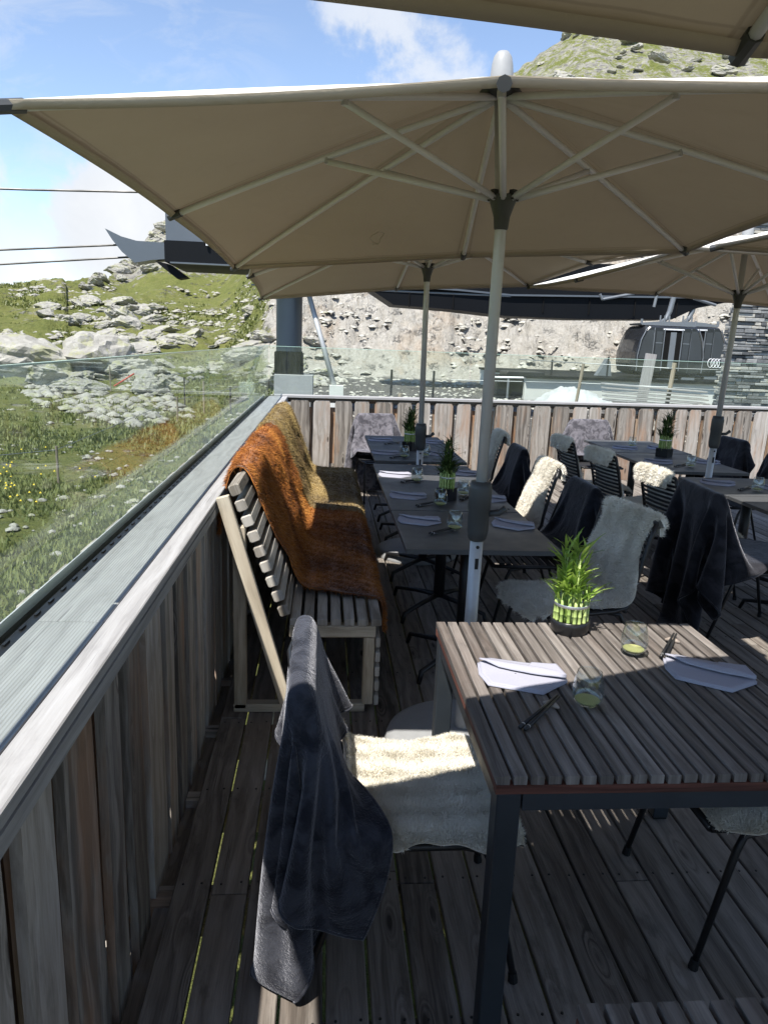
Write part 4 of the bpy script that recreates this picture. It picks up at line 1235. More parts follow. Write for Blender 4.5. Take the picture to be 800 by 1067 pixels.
# left row, right side (facing -x)
place_chair(1.27, 3.47, 180 + 14, 'chair with a full grey sheepskin right behind the bright green bamboo pot')
place_skin(skinB, 1.27, 3.47, 180 + 14, 'big grey-white sheepskin covering the chair behind the bamboo pot', sy=1.12)
place_chair(1.27, 4.22, 180, 'chair hidden by a black blanket, between two sheepskin chairs of the left row')
put_blanket(X3, 1.27, 4.22, 180, 'plush_black', 'black plush blanket between the two sheepskin chairs at the dark left tables')
BK = [o for o in col.objects if o.name.startswith('blanket')][-1]
place_chair(1.27, 4.98, 184, 'sheepskin chair with a bright sun stripe on its back at the left row')
place_skin(skinB, 1.27, 4.98, 184, 'grey sheepskin with a bright sun stripe, second one back at the left row')
place_chair(1.27, 5.78, 180, 'chair under the farthest black blanket of the left row, right of the big parasol pole')
put_blanket(X3, 1.27, 5.78, 178, 'plush_black', 'farther black blanket of the left row, just right of the near parasol grip', src=BK)
place_chair(1.33, 6.75, 180, 'farthest chair on the right side of the left row, half behind the near parasol grip')
place_skin(skinB, 1.33, 6.75, 180, 'pale sheepskin on the farthest chair of the left row, before the back fence')
# head chair far left
place_chair(.62, 7.85, -80, 'chair at the far head of the left row by the back fence')
BG = put_blanket(X2, .62, 7.85, -80, 'plush_grey', 'mottled lilac grey blanket on the head chair at the far end of the left row')
# right row, left side (facing +x)
place_chair(2.62, 4.13, -4, 'chair nearly covered by a charcoal blanket, nearest of the right row')
put_blanket(X2, 2.62, 4.13, -4, 'plush_char', 'large charcoal blanket hanging low from the nearest chair of the right row').scale = (1.1, 1.3, 1.0)
place_chair(2.62, 4.87, 8, 'black slatted chair, first one behind the charcoal blanket of the right row')
place_skin(skinB, 2.62, 4.87, 8, 'grey sheepskin rolled over the slatted chair just behind the charcoal blanket')
place_chair(2.56, 5.75, 8, 'black slatted chair in the middle of the three in the right row')
place_skin(skinB, 2.56, 5.75, 8, 'grey sheepskin on the middle slatted chair of the right row')
place_chair(2.50, 6.5, 4, 'farthest of the three black slatted chairs of the right row, by the back fence')
place_skin(skinB, 2.50, 6.5, 4, 'grey sheepskin on the farthest slatted chair of the right row')
# heads and far side
place_chair(3.05, 7.92, -90, 'chair at the far head of the right row, against the back fence')
put_blanket(X3, 3.05, 7.92, -90, 'plush_grey', 'pale grey rounded blanket on the head chair of the right row', )
place_chair(3.66, 6.75, 182, 'chair on the far side of the right row, left of the right parasol crank')
put_blanket(X3, 3.66, 6.75, 182, 'plush_char', 'charcoal blanket on a far side chair directly behind the right parasol crank')
BC = [o for o in col.objects if o.name.startswith('blanket')][-1]
place_chair(3.68, 5.95, 180, 'far side chair of the right row nearest the right photo edge')
put_blanket(X3, 3.68, 5.95, 178, 'plush_char', 'charcoal blanket at the right photo edge beyond the tumbler', src=BC)
place_chair(3.7, 4.35, 180, 'chair on the far side of the right hand table at the photo edge')
place_skin(skinB, 3.7, 4.35, 180, 'grey sheepskin at the right photo edge beyond the charcoal blanket')

# ------------------------------------------------------------------ bench with hides
def bench():
    y0, y1 = 3.08, 7.05; yc = (y0 + y1) / 2
    root = empty('bench', (-.1, yc, 0), 0, 'long pale slatted wooden bench against the left fence', 'bench')
    Lc = lambda x, y, z: (x + .1, y - yc, z)
    m = MB(); L = y1 - y0
    for k in range(7):
        m.box(Lc(-.115 + k * .061, yc, .447), (.046, L, .034), grain=1, bev=.004)
    m.build('seat_slats', M['bench_slat'], root)
    m = MB(); top = Vector((-.375, 0, 1.045)); bot = Vector((-.165, 0, .50)); d = (top - bot); th = math.atan2(-(d.x), d.z)
    for k in range(9):
        p = bot.lerp(top, k / 8); Mx = Matrix.Translation(Lc(p.x, yc, p.z)) @ Matrix.Rotation(-th, 4, 'Y')
        m.box((0, 0, 0), (.048, L, .050), M=Mx, grain=1, bev=.006)
    m.build('backrest', M['bench_slat'], root)
    for yy in (y0 + .03, yc, y1 - .03):
        f = MB()
        f.box(Lc(-.36, yy, .45), (.055, .05, .86), grain=2, bev=.003)      # rear post
        f.box(Lc(-.09, yy, .022), (.60, .05, .04), grain=0, bev=.003)       # floor runner
        f.box(Lc(.055, yy, .40), (.39, .05, .055), grain=0, bev=.003)       # seat beam
        f.box(Lc(.222, yy, .205), (.05, .05, .33), grain=2, bev=.003)       # front leg
        a = Vector(Lc(-.425, yy + .0, 1.02)); b = Vector(Lc(-.15, yy + .0, .06)); c_ = (a + b) / 2; dd = a - b
        Mx = Matrix.Translation(c_ + Vector((0, -.045 if yy == y0 + .03 else .045, 0))) @ Matrix.Rotation(math.atan2(dd.x, dd.z), 4, 'Y')
        f.box((0, 0, 0), (.055, .035, dd.length), M=Mx, grain=2, bev=.003)
        f.build('frame', M['bench'], root)
    m = MB()
    for k in range(5):
        m.box(Lc(.262, yc, .35 - k * .072), (.022, L, .048), grain=1, bev=.004)
    m.build('front_slats', M['bench_slat'], root)
bench()
def hide(y0, y1, mat, label, seed, n):
    prof = [(-.455, .62), (-.46, .80), (-.455, .95), (-.44, 1.06), (-.405, 1.10), (-.36, 1.095), (-.325, 1.04), (-.27, .90), (-.20, .70), (-.14, .545), (-.10, .495), (0, .485), (.15, .485), (.25, .482), (.285, .455), (.292, .38), (.292, .30)]
    if y0 < 4: prof = [(-.47, .78), (-.468, .9)] + prof[2:]
    nu, nv = 110, 60
    P = [Vector((p[0], 0, p[1])) for p in prof]; d = [0]
    for a, b in zip(P, P[1:]): d.append(d[-1] + (b - a).length)
    xs = np.interp(np.linspace(0, d[-1], nu), d, [p.x for p in P]); zs = np.interp(np.linspace(0, d[-1], nu), d, [p.z for p in P])
    for _ in range(3):
        xs[1:-1] = (xs[:-2] + 2 * xs[1:-1] + xs[2:]) / 4; zs[1:-1] = (zs[:-2] + 2 * zs[1:-1] + zs[2:]) / 4
    tx = np.gradient(xs); tz = np.gradient(zs); nn = np.hypot(tx, tz); nx, nz_ = -tz / nn, tx / nn
    V = np.zeros((nu, nv, 3))
    for i in range(nu):
        t = i / (nu - 1)
        e0 = y0 + .07 * mnoise.fractal(Vector((t * 4, seed, 0)), 1, 2, 3) + (.10 * math.sin(t * math.pi) ** 3 if seed == 1 else 0)
        e1 = y1 + .07 * mnoise.fractal(Vector((t * 4, seed, 7)), 1, 2, 3)
        for j in range(nv):
            s = j / (nv - 1); y = e0 + (e1 - e0) * s
            lp = .010 * mnoise.fractal(Vector((xs[i] * 5, y * 5, zs[i] * 5 + seed)), .8, 2, 4) + .012
            lp += .014 * math.sin(y * 9 + xs[i] * 6 + seed) * max(0, math.sin(t * math.pi)) * (1 if t < .55 else .35)
            V[i, j] = (xs[i] + nx[i] * lp, y, zs[i] + nz_[i] * lp)
    o = fur_object('hide', V, M[mat], .030, .0015, (.0, -.25, -1.1), n, seed, flip=1, thick=.006, clump=.25, rnd_dir=.8)
    # flip check: outward is +x on seat -> use given normals
    return tag(o, label, 'hide', 'long haired hides over the bench')
hide(3.33, 5.1, 'hide', 'orange brown long haired hide over the near half of the bench', 1, 110000)
hide(5.06, 6.95, 'hide2', 'olive and golden hide over the far half of the bench', 2, 70000)

# ------------------------------------------------------------------ tableware
def napkin(seed):
    m = MB()
    base = [(-.112, -.005), (-.092, -.066), (.040, -.098), (.112, -.022), (.098, .050), (-.082, .078), (-.112, .058)]
    def sheet(poly, z, th, lift, dx=0, dy=0, sc=1.0):
        # fan of rings so the sheet can curl a little; lift(x, y) gives local height
        cx = sum(p[0] for p in poly) / len(poly); cy = sum(p[1] for p in poly) / len(poly); n = len(poly); pts = []
        for i in range(n):
            a, b = poly[i], poly[(i + 1) % n]
            for k in range(6): t = k / 6; pts.append((a[0] + (b[0] - a[0]) * t, a[1] + (b[1] - a[1]) * t))
        rows = []
        for r_ in (.02, .35, .65, .88, 1.0):
            rows.append([((cx + (x - cx) * r_) * sc + dx, (cy + (y - cy) * r_) * sc + dy) for x, y in pts])
        P = [[(x, y, z + th + lift(x, y)) for x, y in row] for row in rows]
        P.append([(x, y, max(.0004, z + lift(x, y) * .9)) for x, y in rows[-1]])
        m.grid(P, .5, close_u=True)
    w = lambda x, y: .0016 * mnoise.noise(Vector((x * 22 + seed, y * 22, 1)))
    sheet(base, .0, .004, lambda x, y: w(x, y) + .0016)
    sheet(base, .004, .004, lambda x, y: w(x + 1, y) + .003 * max(0, y) / .08, dx=.003, dy=.002, sc=.975)
    flap = [(-.110, .056), (-.060, .020), (.020, -.006), (.110, -.024), (.096, .048), (-.080, .076)]
    sheet(flap, .009, .0035, lambda x, y: w(x, y + 1) + .010 * max(0, 1 - abs(y - .02 + x * .25) / .03) + .002, sc=.985)
    tri = [(.000, .004), (.108, -.022), (.094, .046), (.030, .056)]
    sheet(tri, .013, .003, lambda x, y: w(x, y + 2) + .007 * max(0, x) / .1)
    return m
nap = napkin(3).build('napkin', M['linen'], smooth=True); tag(nap, 'x', 'napkin', 'folded lilac grey napkins')
sd = None
def chopsticks():
    root = empty('chopsticks', (0, 0, 0), 0, 'x', 'chopsticks', 'black chopsticks on their rests')
    for k in (-1, 1):
        m = MB(); m.tube([(-.105, k * .0055 + .002 * k, .008), (0, k * .0055, .012), (.105, k * .004, .0165)], [.0052, .0048, .003], 8)
        s = m.build('stick', M['black_metal'], root, smooth=True)
        b = MB(); b.tube([(-.088, k * .0055 + .0015 * k, .0085), (-.084, k * .0055 + .0015 * k, .0087)], .0055, 8); b.build('band', M['silver'], s)
    m = MB(); m.tube([(.062, -.022, .005), (.066, -.008, .006), (.066, .01, .006), (.062, .024, .005)], [.003, .0085, .0085, .003], 10); m.build('rest', M['pebble'], root, smooth=True)
    return root
def tumbler():
    root = empty('tumbler', (0, 0, 0), 0, 'x', 'tumbler', 'stemless glass tumblers')
    m = MB(); prof = [(0, .004), (.018, .0035), (.029, .009), (.039, .024), (.0425, .042), (.041, .062), (.036, .084), (.0315, .102), (.0308, .1025), (.0302, .102), (.0346, .084), (.0396, .062), (.041, .042), (.0375, .025), (.027, .012), (.0, .009)]
    m.lathe(prof, seg=36); m.build('glass', M['tumbler'], root, smooth=True)
    m = MB(); m.lathe([(0, .0105), (.0250, .0125), (.0335, .0205), (.031, .021), (0, .0205)], seg=28); m.build('wax', M['lime'], root, smooth=True)
    return root
cs0 = chopsticks(); tb0 = tumbler()
_f = {'n': 0, 'c': 0, 't': 0}
def put(kind, x, y, deg, label, z=.7505, sc=1.0):
    src = {'n': nap, 'c': cs0, 't': tb0}[kind]
    o = src if _f[kind] == 0 else copy_tree(src); _f[kind] = 1
    o.location = (x, y, z); o.rotation_euler = (0, 0, R(deg)); o.scale = (sc, sc, sc); o['label'] = label; return o
put('n', .585, 1.91, -8, 'folded lilac napkin on the left side of the slatted wooden table', sc=1.12)
put('n', 1.16, 1.925, -20, 'folded lilac napkin at the right end of the slatted wooden table', sc=1.12)
put('c', .575, 1.685, 48, 'black chopsticks on a pebble rest in front of the left napkin of the wooden table')
put('c', 1.125, 2.115, 55, 'black chopsticks beside the right napkin of the wooden table')
put('t', .715, 1.735, 0, 'glass tumbler with lime wax in the middle of the slatted wooden table')
put('t', .985, 2.07, 0, 'glass tumbler near the back edge of the slatted wooden table')
names = ['nearest', 'second', 'third', 'fourth', 'fifth']
for i, (x, y) in enumerate(((.52, 3.78), (.53, 4.42), (.515, 5.15), (.53, 6.22), (.55, 7.05))):
    put('n', x, y, -8 + i * 3, 'lilac napkin, %s one from the camera on the bench side of the dark left row' % names[i], sc=1.05)
    put('c', x + .10, y - .22, 38, 'black chopsticks before the %s bench side napkin of the left row' % names[i])
for i, (x, y) in enumerate(((1.02, 3.72), (1.03, 4.4), (1.03, 5.3), (1.02, 6.22), (1.05, 7.0))):
    put('n', x, y, -22 + i * 4, 'lilac napkin, %s one from the camera on the chair side of the dark left row' % names[i], sc=1.05)
    if i: put('c', x - .13, y + .02, 60, 'black chopsticks beside the %s chair side napkin of the left row' % names[i])
put('c', .98, 4.02, 20, 'black chopsticks behind the nearest chair side napkin of the left row')
for i, (x, y) in enumerate(((.68, 3.60), (.69, 4.16), (.645, 4.92), (.67, 6.0))):
    put('t', x, y, 0, 'tumbler, %s one from the camera on the bench side of the left row' % names[i])
for i, (x, y) in enumerate(((.86, 3.98), (.89, 4.5), (.86, 6.1))):
    put('t', x, y, 0, 'tumbler, %s one from the camera on the chair side of the left row' % names[i])
for (x, y, lb) in ((2.93, 5.12, 'lilac napkin in front of the right parasol pole'), (2.92, 6.1, 'lilac napkin left of the plant on the right row'), (3.38, 6.15, 'lilac napkin right of the right parasol pole, behind it'),
                   (2.97, 6.95, 'lilac napkin at the left end of the farthest right table'), (3.3, 4.95, 'lilac napkin at the right photo edge, beside the tumbler'), (3.35, 7.0, 'lilac napkin behind the plant of the right row')):
    put('n', x, y, -10, lb, sc=1.05)
for (x, y, lb) in ((3.02, 4.92, 'black chopsticks beside the tumbler on the near right table'), (3.03, 5.92, 'black chopsticks below the plant of the right row')): put('c', x, y, 40, lb)
for (x, y, lb) in ((3.08, 4.86, 'tumbler on the dark table at the right photo edge'), (3.10, 5.88, 'tumbler right of the plant on the right row'), (3.1, 7.1, 'tumbler on the farthest table of the right row')): put('t', x, y, 0, lb)

def bamboo(x, y, z, label, seed, mat_leaf='leaf', hscale=1.0, pot_r=.062, square=False, nst=26):
    g = random.Random(seed)
    root = empty('potted_plant', (x, y, z), g.uniform(0, 3), label, 'plant', 'table plants')
    m = MB(); r = pot_r
    if not square:
        seg = 48; prof = [(r * .93, 0), (r * 1.0, .012), (r * 1.04, .03), (r * 1.05, .046), (r * .99, .047), (r * .97, .03), (0, .03)]
        b = len(m.v); m.lathe(prof, seg=seg)
        for i in range(b, len(m.v)):   # swirled flutes
            vx, vy, vz = m.v[i]; a = math.atan2(vy, vx); rr_ = math.hypot(vx, vy)
            if rr_ > r * .9: k = 1 + .018 * math.sin(a * 16 + vz * 90); m.v[i] = (vx * k, vy * k, vz)
    else:
        m.box((0, 0, .04), (r * 1.9, r * 1.9, .08), bev=.004)
    m.build('pot', M['pot'], root, smooth=not square)
    zb = .02 if not square else .06
    st = MB(); H = .115 * hscale
    tops = []
    for k in range(nst):
        ring = r * (.86 if k < nst * .62 else .5); a = 2 * math.pi * (k / (nst * .62)) + g.uniform(-.05, .05)
        h = H * (g.uniform(.85, 1.0) if k < nst * .62 else g.uniform(1.0, 1.25))
        p0 = Vector((ring * math.cos(a), ring * math.sin(a), zb)); p1 = Vector((p0.x * 1.0, p0.y * 1.0, zb + h)); pts = []; rd = []
        nseg = 4
        for i in range(nseg + 1):
            for (dz, kk) in ((-.0015, 1.0), (0, 1.16), (.0015, 1.0)) if 0 < i < nseg else ((0, 1.0),):
                pts.append(p0.lerp(p1, i / nseg) + Vector((0, 0, dz))); rd.append(.0058 * kk)
        st.tube(pts, rd, 8, rnd=g.random()); tops.append(p1)
    sh = MB()
    for k in range(14):
        a = g.uniform(0, 6.28); q_ = r * .55 * math.sqrt(g.random()); hh = H * g.uniform(1.5, 2.25); b0 = Vector((q_ * math.cos(a), q_ * math.sin(a), zb + H * .7)); b1 = Vector((q_ * 1.25 * math.cos(a), q_ * 1.25 * math.sin(a), zb + hh))
        sh.tube([b0, b1], [.0042, .002], 6, rnd=g.random())
        for t in (.35, .65, 1.0): tops.append(b0.lerp(b1, t))
    st.build('stalks', M['stalk'], root, smooth=True); sh.build('shoots', M['stalk'], root, smooth=True)
    bd_ = MB(); zb2 = zb + H * .66; bd_.lathe([(r * .955, zb2), (r * .965, zb2 + .001), (r * .965, zb2 + .009), (r * .955, zb2 + .010)], seg=32); bd_.build('band', M['silver'], root, smooth=True)
    lf = MB(); nl = 0
    for k, tp in enumerate(tops):
        for q in range(g.choice([3, 4, 5])):
            a = g.uniform(0, 6.28); el = g.uniform(.65, 1.5); L = g.uniform(.05, .10) * hscale; w = g.uniform(.004, .0075)
            d = Vector((math.cos(a) * math.cos(el), math.sin(a) * math.cos(el), math.sin(el)))
            hor = Vector((-math.sin(a), math.cos(a), 0)); base = tp + Vector((0, 0, -g.uniform(0, .02) + q * .007)); P = [[], [], []]
            rows = []
            for i in range(6):
                t = i / 5; c = base + d * L * t + Vector((math.cos(a), math.sin(a), -.9)) * L * .22 * t * t
                ww = w * math.sin(math.pi * min(1, t * .86 + .12)) * (1 - t ** 3)
                rows.append([c - hor * ww, c + Vector((0, 0, -.0015)), c + hor * ww])
            lf.grid(rows, g.random())
    lf.build('leaves', M[mat_leaf], root, smooth=True)
    return root
bamboo(.842, 2.262, .7505, 'bright green bamboo bundle in a fluted black bowl on the wooden table', 5)
bamboo(.755, 4.34, .7505, 'dark green bundled plant in a black square pot on the middle left table', 6, 'leaf_dark', 1.05, .05, True)
bamboo(.765, 6.46, .7505, 'dark green bundled plant on the farthest left table, left of the middle parasol pole', 7, 'leaf_dark', 1.1, .055, True)
bamboo(3.14, 6.47, .7505, 'dark green bundled plant on the right row against the back fence', 8, 'leaf_dark', 1.2, .06, True)

# ------------------------------------------------------------------ cable car station
st = empty('cable_car_station', (0, 20, 0), 0, 'dark metal cable car station roof behind the terrace with a grey pillar', 'station')
def sp(mb, nm, mat, sm=False, par=None):
    o = mb.build(nm, M[mat], None, smooth=sm); to_local(o, st); 
    return o
def station():
    # left wing: glass upper, dark band
    m = MB(); m.box((.35, 17.2, 4.15), (7.3, 2.3, 1.18), grain=0); sp(m, 'upper_cladding', 'station_grey')
    m = MB(); m.box((.35, 17.15, 3.345), (7.34, 2.36, .42), grain=0); sp(m, 'dark_band', 'station')
    m = MB(); m.box((.4, 15.95, 3.12), (7.2, .1, .03), grain=0); m.box((1.2, 16.3, 2.78), (5.6, .08, .03), grain=0); sp(m, 'gutter', 'station_grey')
    m = MB(); m.tube([(-2.45, 15.93, 3.48), (-2.45, 15.93, 3.60)], .03, 8); sp(m, 'lamp', 'white')
    # horn shaped cable guard
    poly = [(-4.52, 3.74), (-4.2, 3.60), (-3.9, 3.53), (-3.32, 3.52), (-3.32, 3.20), (-3.6, 3.17), (-3.95, 3.10), (-4.2, 3.30), (-4.38, 3.52)]
    m = MB(); m.prism(poly, 16.1, 16.6); sp(m, 'cable_guard', 'station_grey')
    poly = [(-3.55, 3.16), (-3.25, 3.10), (-2.9, 2.86), (-3.1, 2.82), (-3.32, 2.98)]
    m = MB(); m.prism(poly, 16.1, 16.5); sp(m, 'lower_guard', 'station')
    m = MB(); m.lathe([(.29, .9), (.29, 4.0)], c=(-.83, 17.0, 0), seg=32); p = sp(m, 'pillar', 'station_grey', True)
    m = MB(); m.lathe([(.305, .92), (.305, 1.42)], c=(-.83, 17.0, 0), seg=24)
    for k in range(10):
        a = -math.pi + k * math.pi / 9; m.box((-.83 + .32 * math.cos(a), 17 + .32 * math.sin(a), 1.15), (.02, .02, .5))
    m.box((-.83, 16.66, .92), (.7, .04, .05)); sp(m, 'pillar_collar', 'station')
    m = MB(); m.box((-.70, 16.9, .42), (.86, .9, 1.0), bev=.01, grain=2); sp(m, 'plinth', 'base_grey')
    m = MB(); m.tube([(-.50, 16.6, 3.0), (.22, 16.0, .66)], .055, 12); sp(m, 'strut', 'alu', True)
    m = MB(); m.box((.24, 15.98, .5), (.30, .30, .5), grain=2); sp(m, 'strut_footing', 'concrete')
    # main hull over the gondola platform
    poly = [(1.15, 3.25), (1.95, 2.78), (3.65, 2.72), (5.35, 2.60), (7.5, 2.60), (10.4, 2.70), (11.1, 3.05), (12.3, 3.32), (15, 3.5), (15, 4.3), (1.0, 4.1), (.75, 3.7)]
    K = 1.145; poly = [(x * K, (z - 1.68) * K + 1.68) for x, z in poly]
    m = MB(); m.prism(poly, 25.2, 27.0); sp(m, 'roof_hull', 'station')
    # raised seam between two levels and panel joints
    fz = [(x * K, (z - 1.68) * K + 1.68) for x, z in [(1.2, 3.31), (3.8, 3.25), (5.4, 3.17), (12.3, 3.37), (12.3, 3.42), (5.4, 3.22), (3.8, 3.30), (1.2, 3.36)]]
    m = MB(); m.prism(fz, 25.1, 25.2); sp(m, 'fascia_trim', 'station_grey')
    for x in (2.4, 3.7, 5.0, 6.4, 7.8, 9.2, 10.5):
        m = MB(); m.box((x * K, 25.19, 3.17), (.03, .05, .56)); sp(m, 'fascia_joint', 'black')
    m = MB(); m.tube([(9.2, 24.8, 3.38), (10.3, 24.8, 3.62)], .05, 8); m.tube([(9.2, 24.75, 3.38), (9.1, 24.75, 3.55)], .045, 6); sp(m, 'roller_arm', 'gondola_grey')
    m = MB(); m.tube([(12.4, 24.8, 3.55), (13.2, 24.8, 3.36)], .05, 8); sp(m, 'roller_arm', 'gondola_grey')
    m = MB(); m.tube([(11.0, 24.6, 3.6), (10.95, 24.6, 3.2)], .05, 8)
    sp(m, 'roller_arms', 'gondola_grey')
    # hull supports
    m = MB()
    for (x, y) in ((16.4, 28.2),): m.box((x, y, 1.9), (.5, .5, 3.4), grain=2)
    sp(m, 'rear_support', 'station')
station()
def cable(p0, p1, sag, label):
    m = MB(); a, b = Vector(p0), Vector(p1); pts = []
    for i in range(17):
        t = i / 16; q = a.lerp(b, t); q.z -= sag * 4 * t * (1 - t); pts.append(q)
    m.tube(pts, .022, 6); tag(m.build('haul_cable', M['cable']), label, 'cable', 'ropeway cables')
cable((-2.5, 16.2, 4.52), (-60, 17.5, 8.6), 1.5, 'highest dark ropeway cable crossing the sky at the left')
cable((-4.2, 16.35, 3.47), (-60, 17.5, 3.2), 1.2, 'middle ropeway cable ending at the horn shaped guard')
cable((-4.1, 16.35, 3.23), (-60, 17.0, 2.2), 1.2, 'lowest ropeway cable, just under the horn shaped guard')

# platform
pf = MB(); pf.box((11.4, 25.6, .36), (10.6, 6.8, .92), bev=.02, grain=0); tag(pf.build('station_platform', M['concrete']), 'pale concrete platform under the gondolas with a dark top edge', 'platform')
pf = MB(); pf.box((11.4, 25.55, .855), (10.7, 7.0, .07), grain=0); po = pf.build('deck_edge', M['station']); 
po.parent = [o for o in col.objects if o.name == 'station_platform'][0]

def gondola(cx, cy, zb, label, emblem, sc=1.0, rz=0):
    root = empty('gondola', (cx, cy, zb), rz, label, 'gondola', 'black gondola cabins in the station')
    root.scale = (sc, sc, sc)
    # body profile in x-z, rounded ends; extruded in y with slight barrel
    prof = [(-1.36, .42), (-1.28, .12), (-1.0, .0), (1.0, .0), (1.28, .12), (1.36, .42), (1.35, .85), (1.24, 1.3), (1.06, 1.68), (.92, 1.82), (-.92, 1.82), (-1.06, 1.68), (-1.24, 1.3), (-1.35, .85)]
    m = MB(); ys = [-.95, -.9, -.6, .6, .9, .95]; sc_ = [.93, .975, 1, 1, .975, .93]
    P = []
    for y, s in zip(ys, sc_): P.append([(x * s, y, .9 + (z - .9) * s) for x, z in prof])
    m.grid(P, .5, close_u=True)
    b = len(m.v); m.v += P[0]; m.face(tuple(range(b, b + len(prof))), [(0, 0)] * len(prof), .5)
    b = len(m.v); m.v += P[-1]; m.face(tuple(range(b + len(prof) - 1, b - 1, -1)), [(0, 0)] * len(prof), .5)
    m.build('body', M['gondola'], root)
    def panel(nm, poly, mat, y=-.957, th=.014):
        q = MB(); q.prism(poly, y - th, y + .01); return q.build(nm, M[mat], root)
    panel('side_window', [(-1.22, .62), (-.68, .62), (-.68, 1.66), (-.93, 1.66), (-1.12, 1.25)], 'grey_glass')
    panel('lower_window', [(-1.25, .30), (-.68, .22), (-.68, .56), (-1.26, .56)], 'dark_glass')
    panel('side_window', [(.68, .62), (1.22, .62), (1.12, 1.25), (.93, 1.66), (.68, 1.66)], 'grey_glass')
    for s in (-1, 1):
        d = panel('door', [(s * .60 - .20, .16), (s * .60 + .20 if s < 0 else s * .60 + .18, .16), (s * .60 + .18, 1.72), (s * .60 - .18, 1.72)] if False else [(s * .52 - .17, .16), (s * .52 + .17, .16), (s * .52 + .17, 1.72), (s * .52 - .17, 1.72)], 'gondola_grey' if False else 'gondola', y=-.985)
        q = MB(); q.prism([(s * .52 - .12, .62), (s * .52 + .12, .62), (s * .52 + .12, 1.62), (s * .52 - .12, 1.62)], -1.012, -.99); q.build('door_window', M['grey_glass'], d)
        q = MB(); q.box((s * .52, -1.015, 1.2), (.26, .01, .03)); q.box((s * .34, -1.01, .95), (.03, .03, 1.5)); q.build('door_bar', M['gondola_grey'], d)
    q = MB(); q.prism([(-.32, .16), (.32, .16), (.32, 1.66), (-.32, 1.66)], -.975, -.955); q.build('doorway', M['black'], root)
    q = MB(); q.box((.02, -.90 - .08, .95), (.22, .02, 1.3)); q.build('rear_door_leaf', M['gondola_grey'], root)
    for xx in (-1.27, -.70, .70, 1.27):
        q = MB(); q.tube([(xx * .99, -.975, .15), (xx, -.975, .7), (xx * (1 if abs(xx) < 1 else .93), -.975, 1.3), (xx * (1 if abs(xx) < 1 else .78), -.95, 1.74)], .018, 6); q.build('window_frame', M['gondola_grey'], root)
    q = MB(); q.box((0, -.985, .57), (2.5, .03, .03), grain=0); q.build('belt_rail', M['gondola_grey'], root)
    q = MB(); q.box((0, -.99, 1.70), (.8, .05, .05), grain=0); q.build('door_rail', M['white'], root)
    q = MB(); q.prism([(-1.05, 1.84), (1.05, 1.84), (1.1, 1.90), (.5, 1.98), (0, 2.0), (-.5, 1.98), (-1.1, 1.90)], -.55, .55); q.build('roof_plate', M['gondola_grey'], root)
    for s in (-1, 1):
        q = MB(); q.tube([(s * 1.05, -.5, 1.9), (s * 1.05, -.5, 2.06)], .05, 8); q.build('damper', M['gondola_grey'], root)
    q = MB(); q.tube([(-.1, 0, 1.98), (.1, 0, 2.1), (.22, 0, 2.4), (.30, 0, 2.9), (.25, 0, 3.3)], [.07, .08, .10, .10, .08], 10); q.build('hanger_arm', M['gondola_grey'], root, smooth=True)
    for x in (-.25, -.08, .1): 
        q = MB(); q.tube([(x, -.3, 1.98), (x, -.3, 2.22)], .03, 6); q.build('spring', M['gondola_grey'], root)
    q = MB(); q.box((0, -1.05, .10), (2.1, .22, .07)); q.build('ski_rack', M['station'], root)
    q = MB(); q.box((-.1, -1.08, -.12), (.8, .2, .06)); q.box((.7, -1.0, -.08), (.5, .3, .12)); q.build('step', M['gondola_grey'], root)
    if emblem:
        q = MB()
        for k in range(4):
            cxr = .68 + k * .125; pts = [(cxr + .105 * math.cos(a), -1.03 - .004 * (k % 2), .50 + .16 * math.sin(a)) for a in np.linspace(0, 2 * math.pi, 25)]
            q.tube(pts, .014, 6, cap=False)
        q.build('ring_emblem', M['white'], root)
    return root
gondola(11.0, 23.9, .98, 'black gondola cabin with open sliding door standing at the station platform', False, .86)
gondola(12.45, 25.3, .98, 'second black gondola cabin half hidden behind the first, with white interlocked rings', True, .90)
# rings on second cabin are seen at its right end
tr_ = MB(); tr_.prism([(9.0, .89), (9.5, .89), (9.42, 1.35), (9.32, 1.45)], 24.0, 24.3); tag(tr_.build('cone_marker', M['gondola_grey']), 'grey wedge shaped guide standing left of the gondola', 'guide')

# stone pillar
def stone_tower():
    root = empty('stone_pillar', (8.2, 12.6, 0), 0, 'dry stone pillar of thin grey slate courses at the right photo edge', 'pillar')
    m = MB(); g = random.Random(4); z = -1.2
    def xl(z): return 6.66 + .055 * z * .9
    while z < 5.2:
        h = g.uniform(.025, .075); x = xl(z) - g.uniform(0, .03)
        while x < 9.5:
            w = g.uniform(.08, .36); pr = g.uniform(-.035, .03)
            m.box((x + w / 2 - 8.2, 12.05 - 12.6 + pr, z + h / 2), (w - .008, .22, h - .008), rnd=g.random(), grain=0, bev=.006); x += w
        y = 12.2
        while y < 14.5:
            w = g.uniform(.15, .5); m.box((xl(z) + .12 + (y + w / 2 - 12.05) * .60 + g.uniform(-.05, .03) - 8.2, y + w / 2 - 12.6, z + h / 2), (.26, w - .008, h - .008), rnd=g.random(), grain=1, bev=.006); y += w
        z += h
    m.build('stonework', M['slate'], root)
    c = MB(); c.prism([(-1.36, -.45), (1.3, -.45), (1.3, 1.9), (.1, 1.9)], -1.2, 5.1, axis='z'); c.build('core', M['black'], root)
stone_tower()

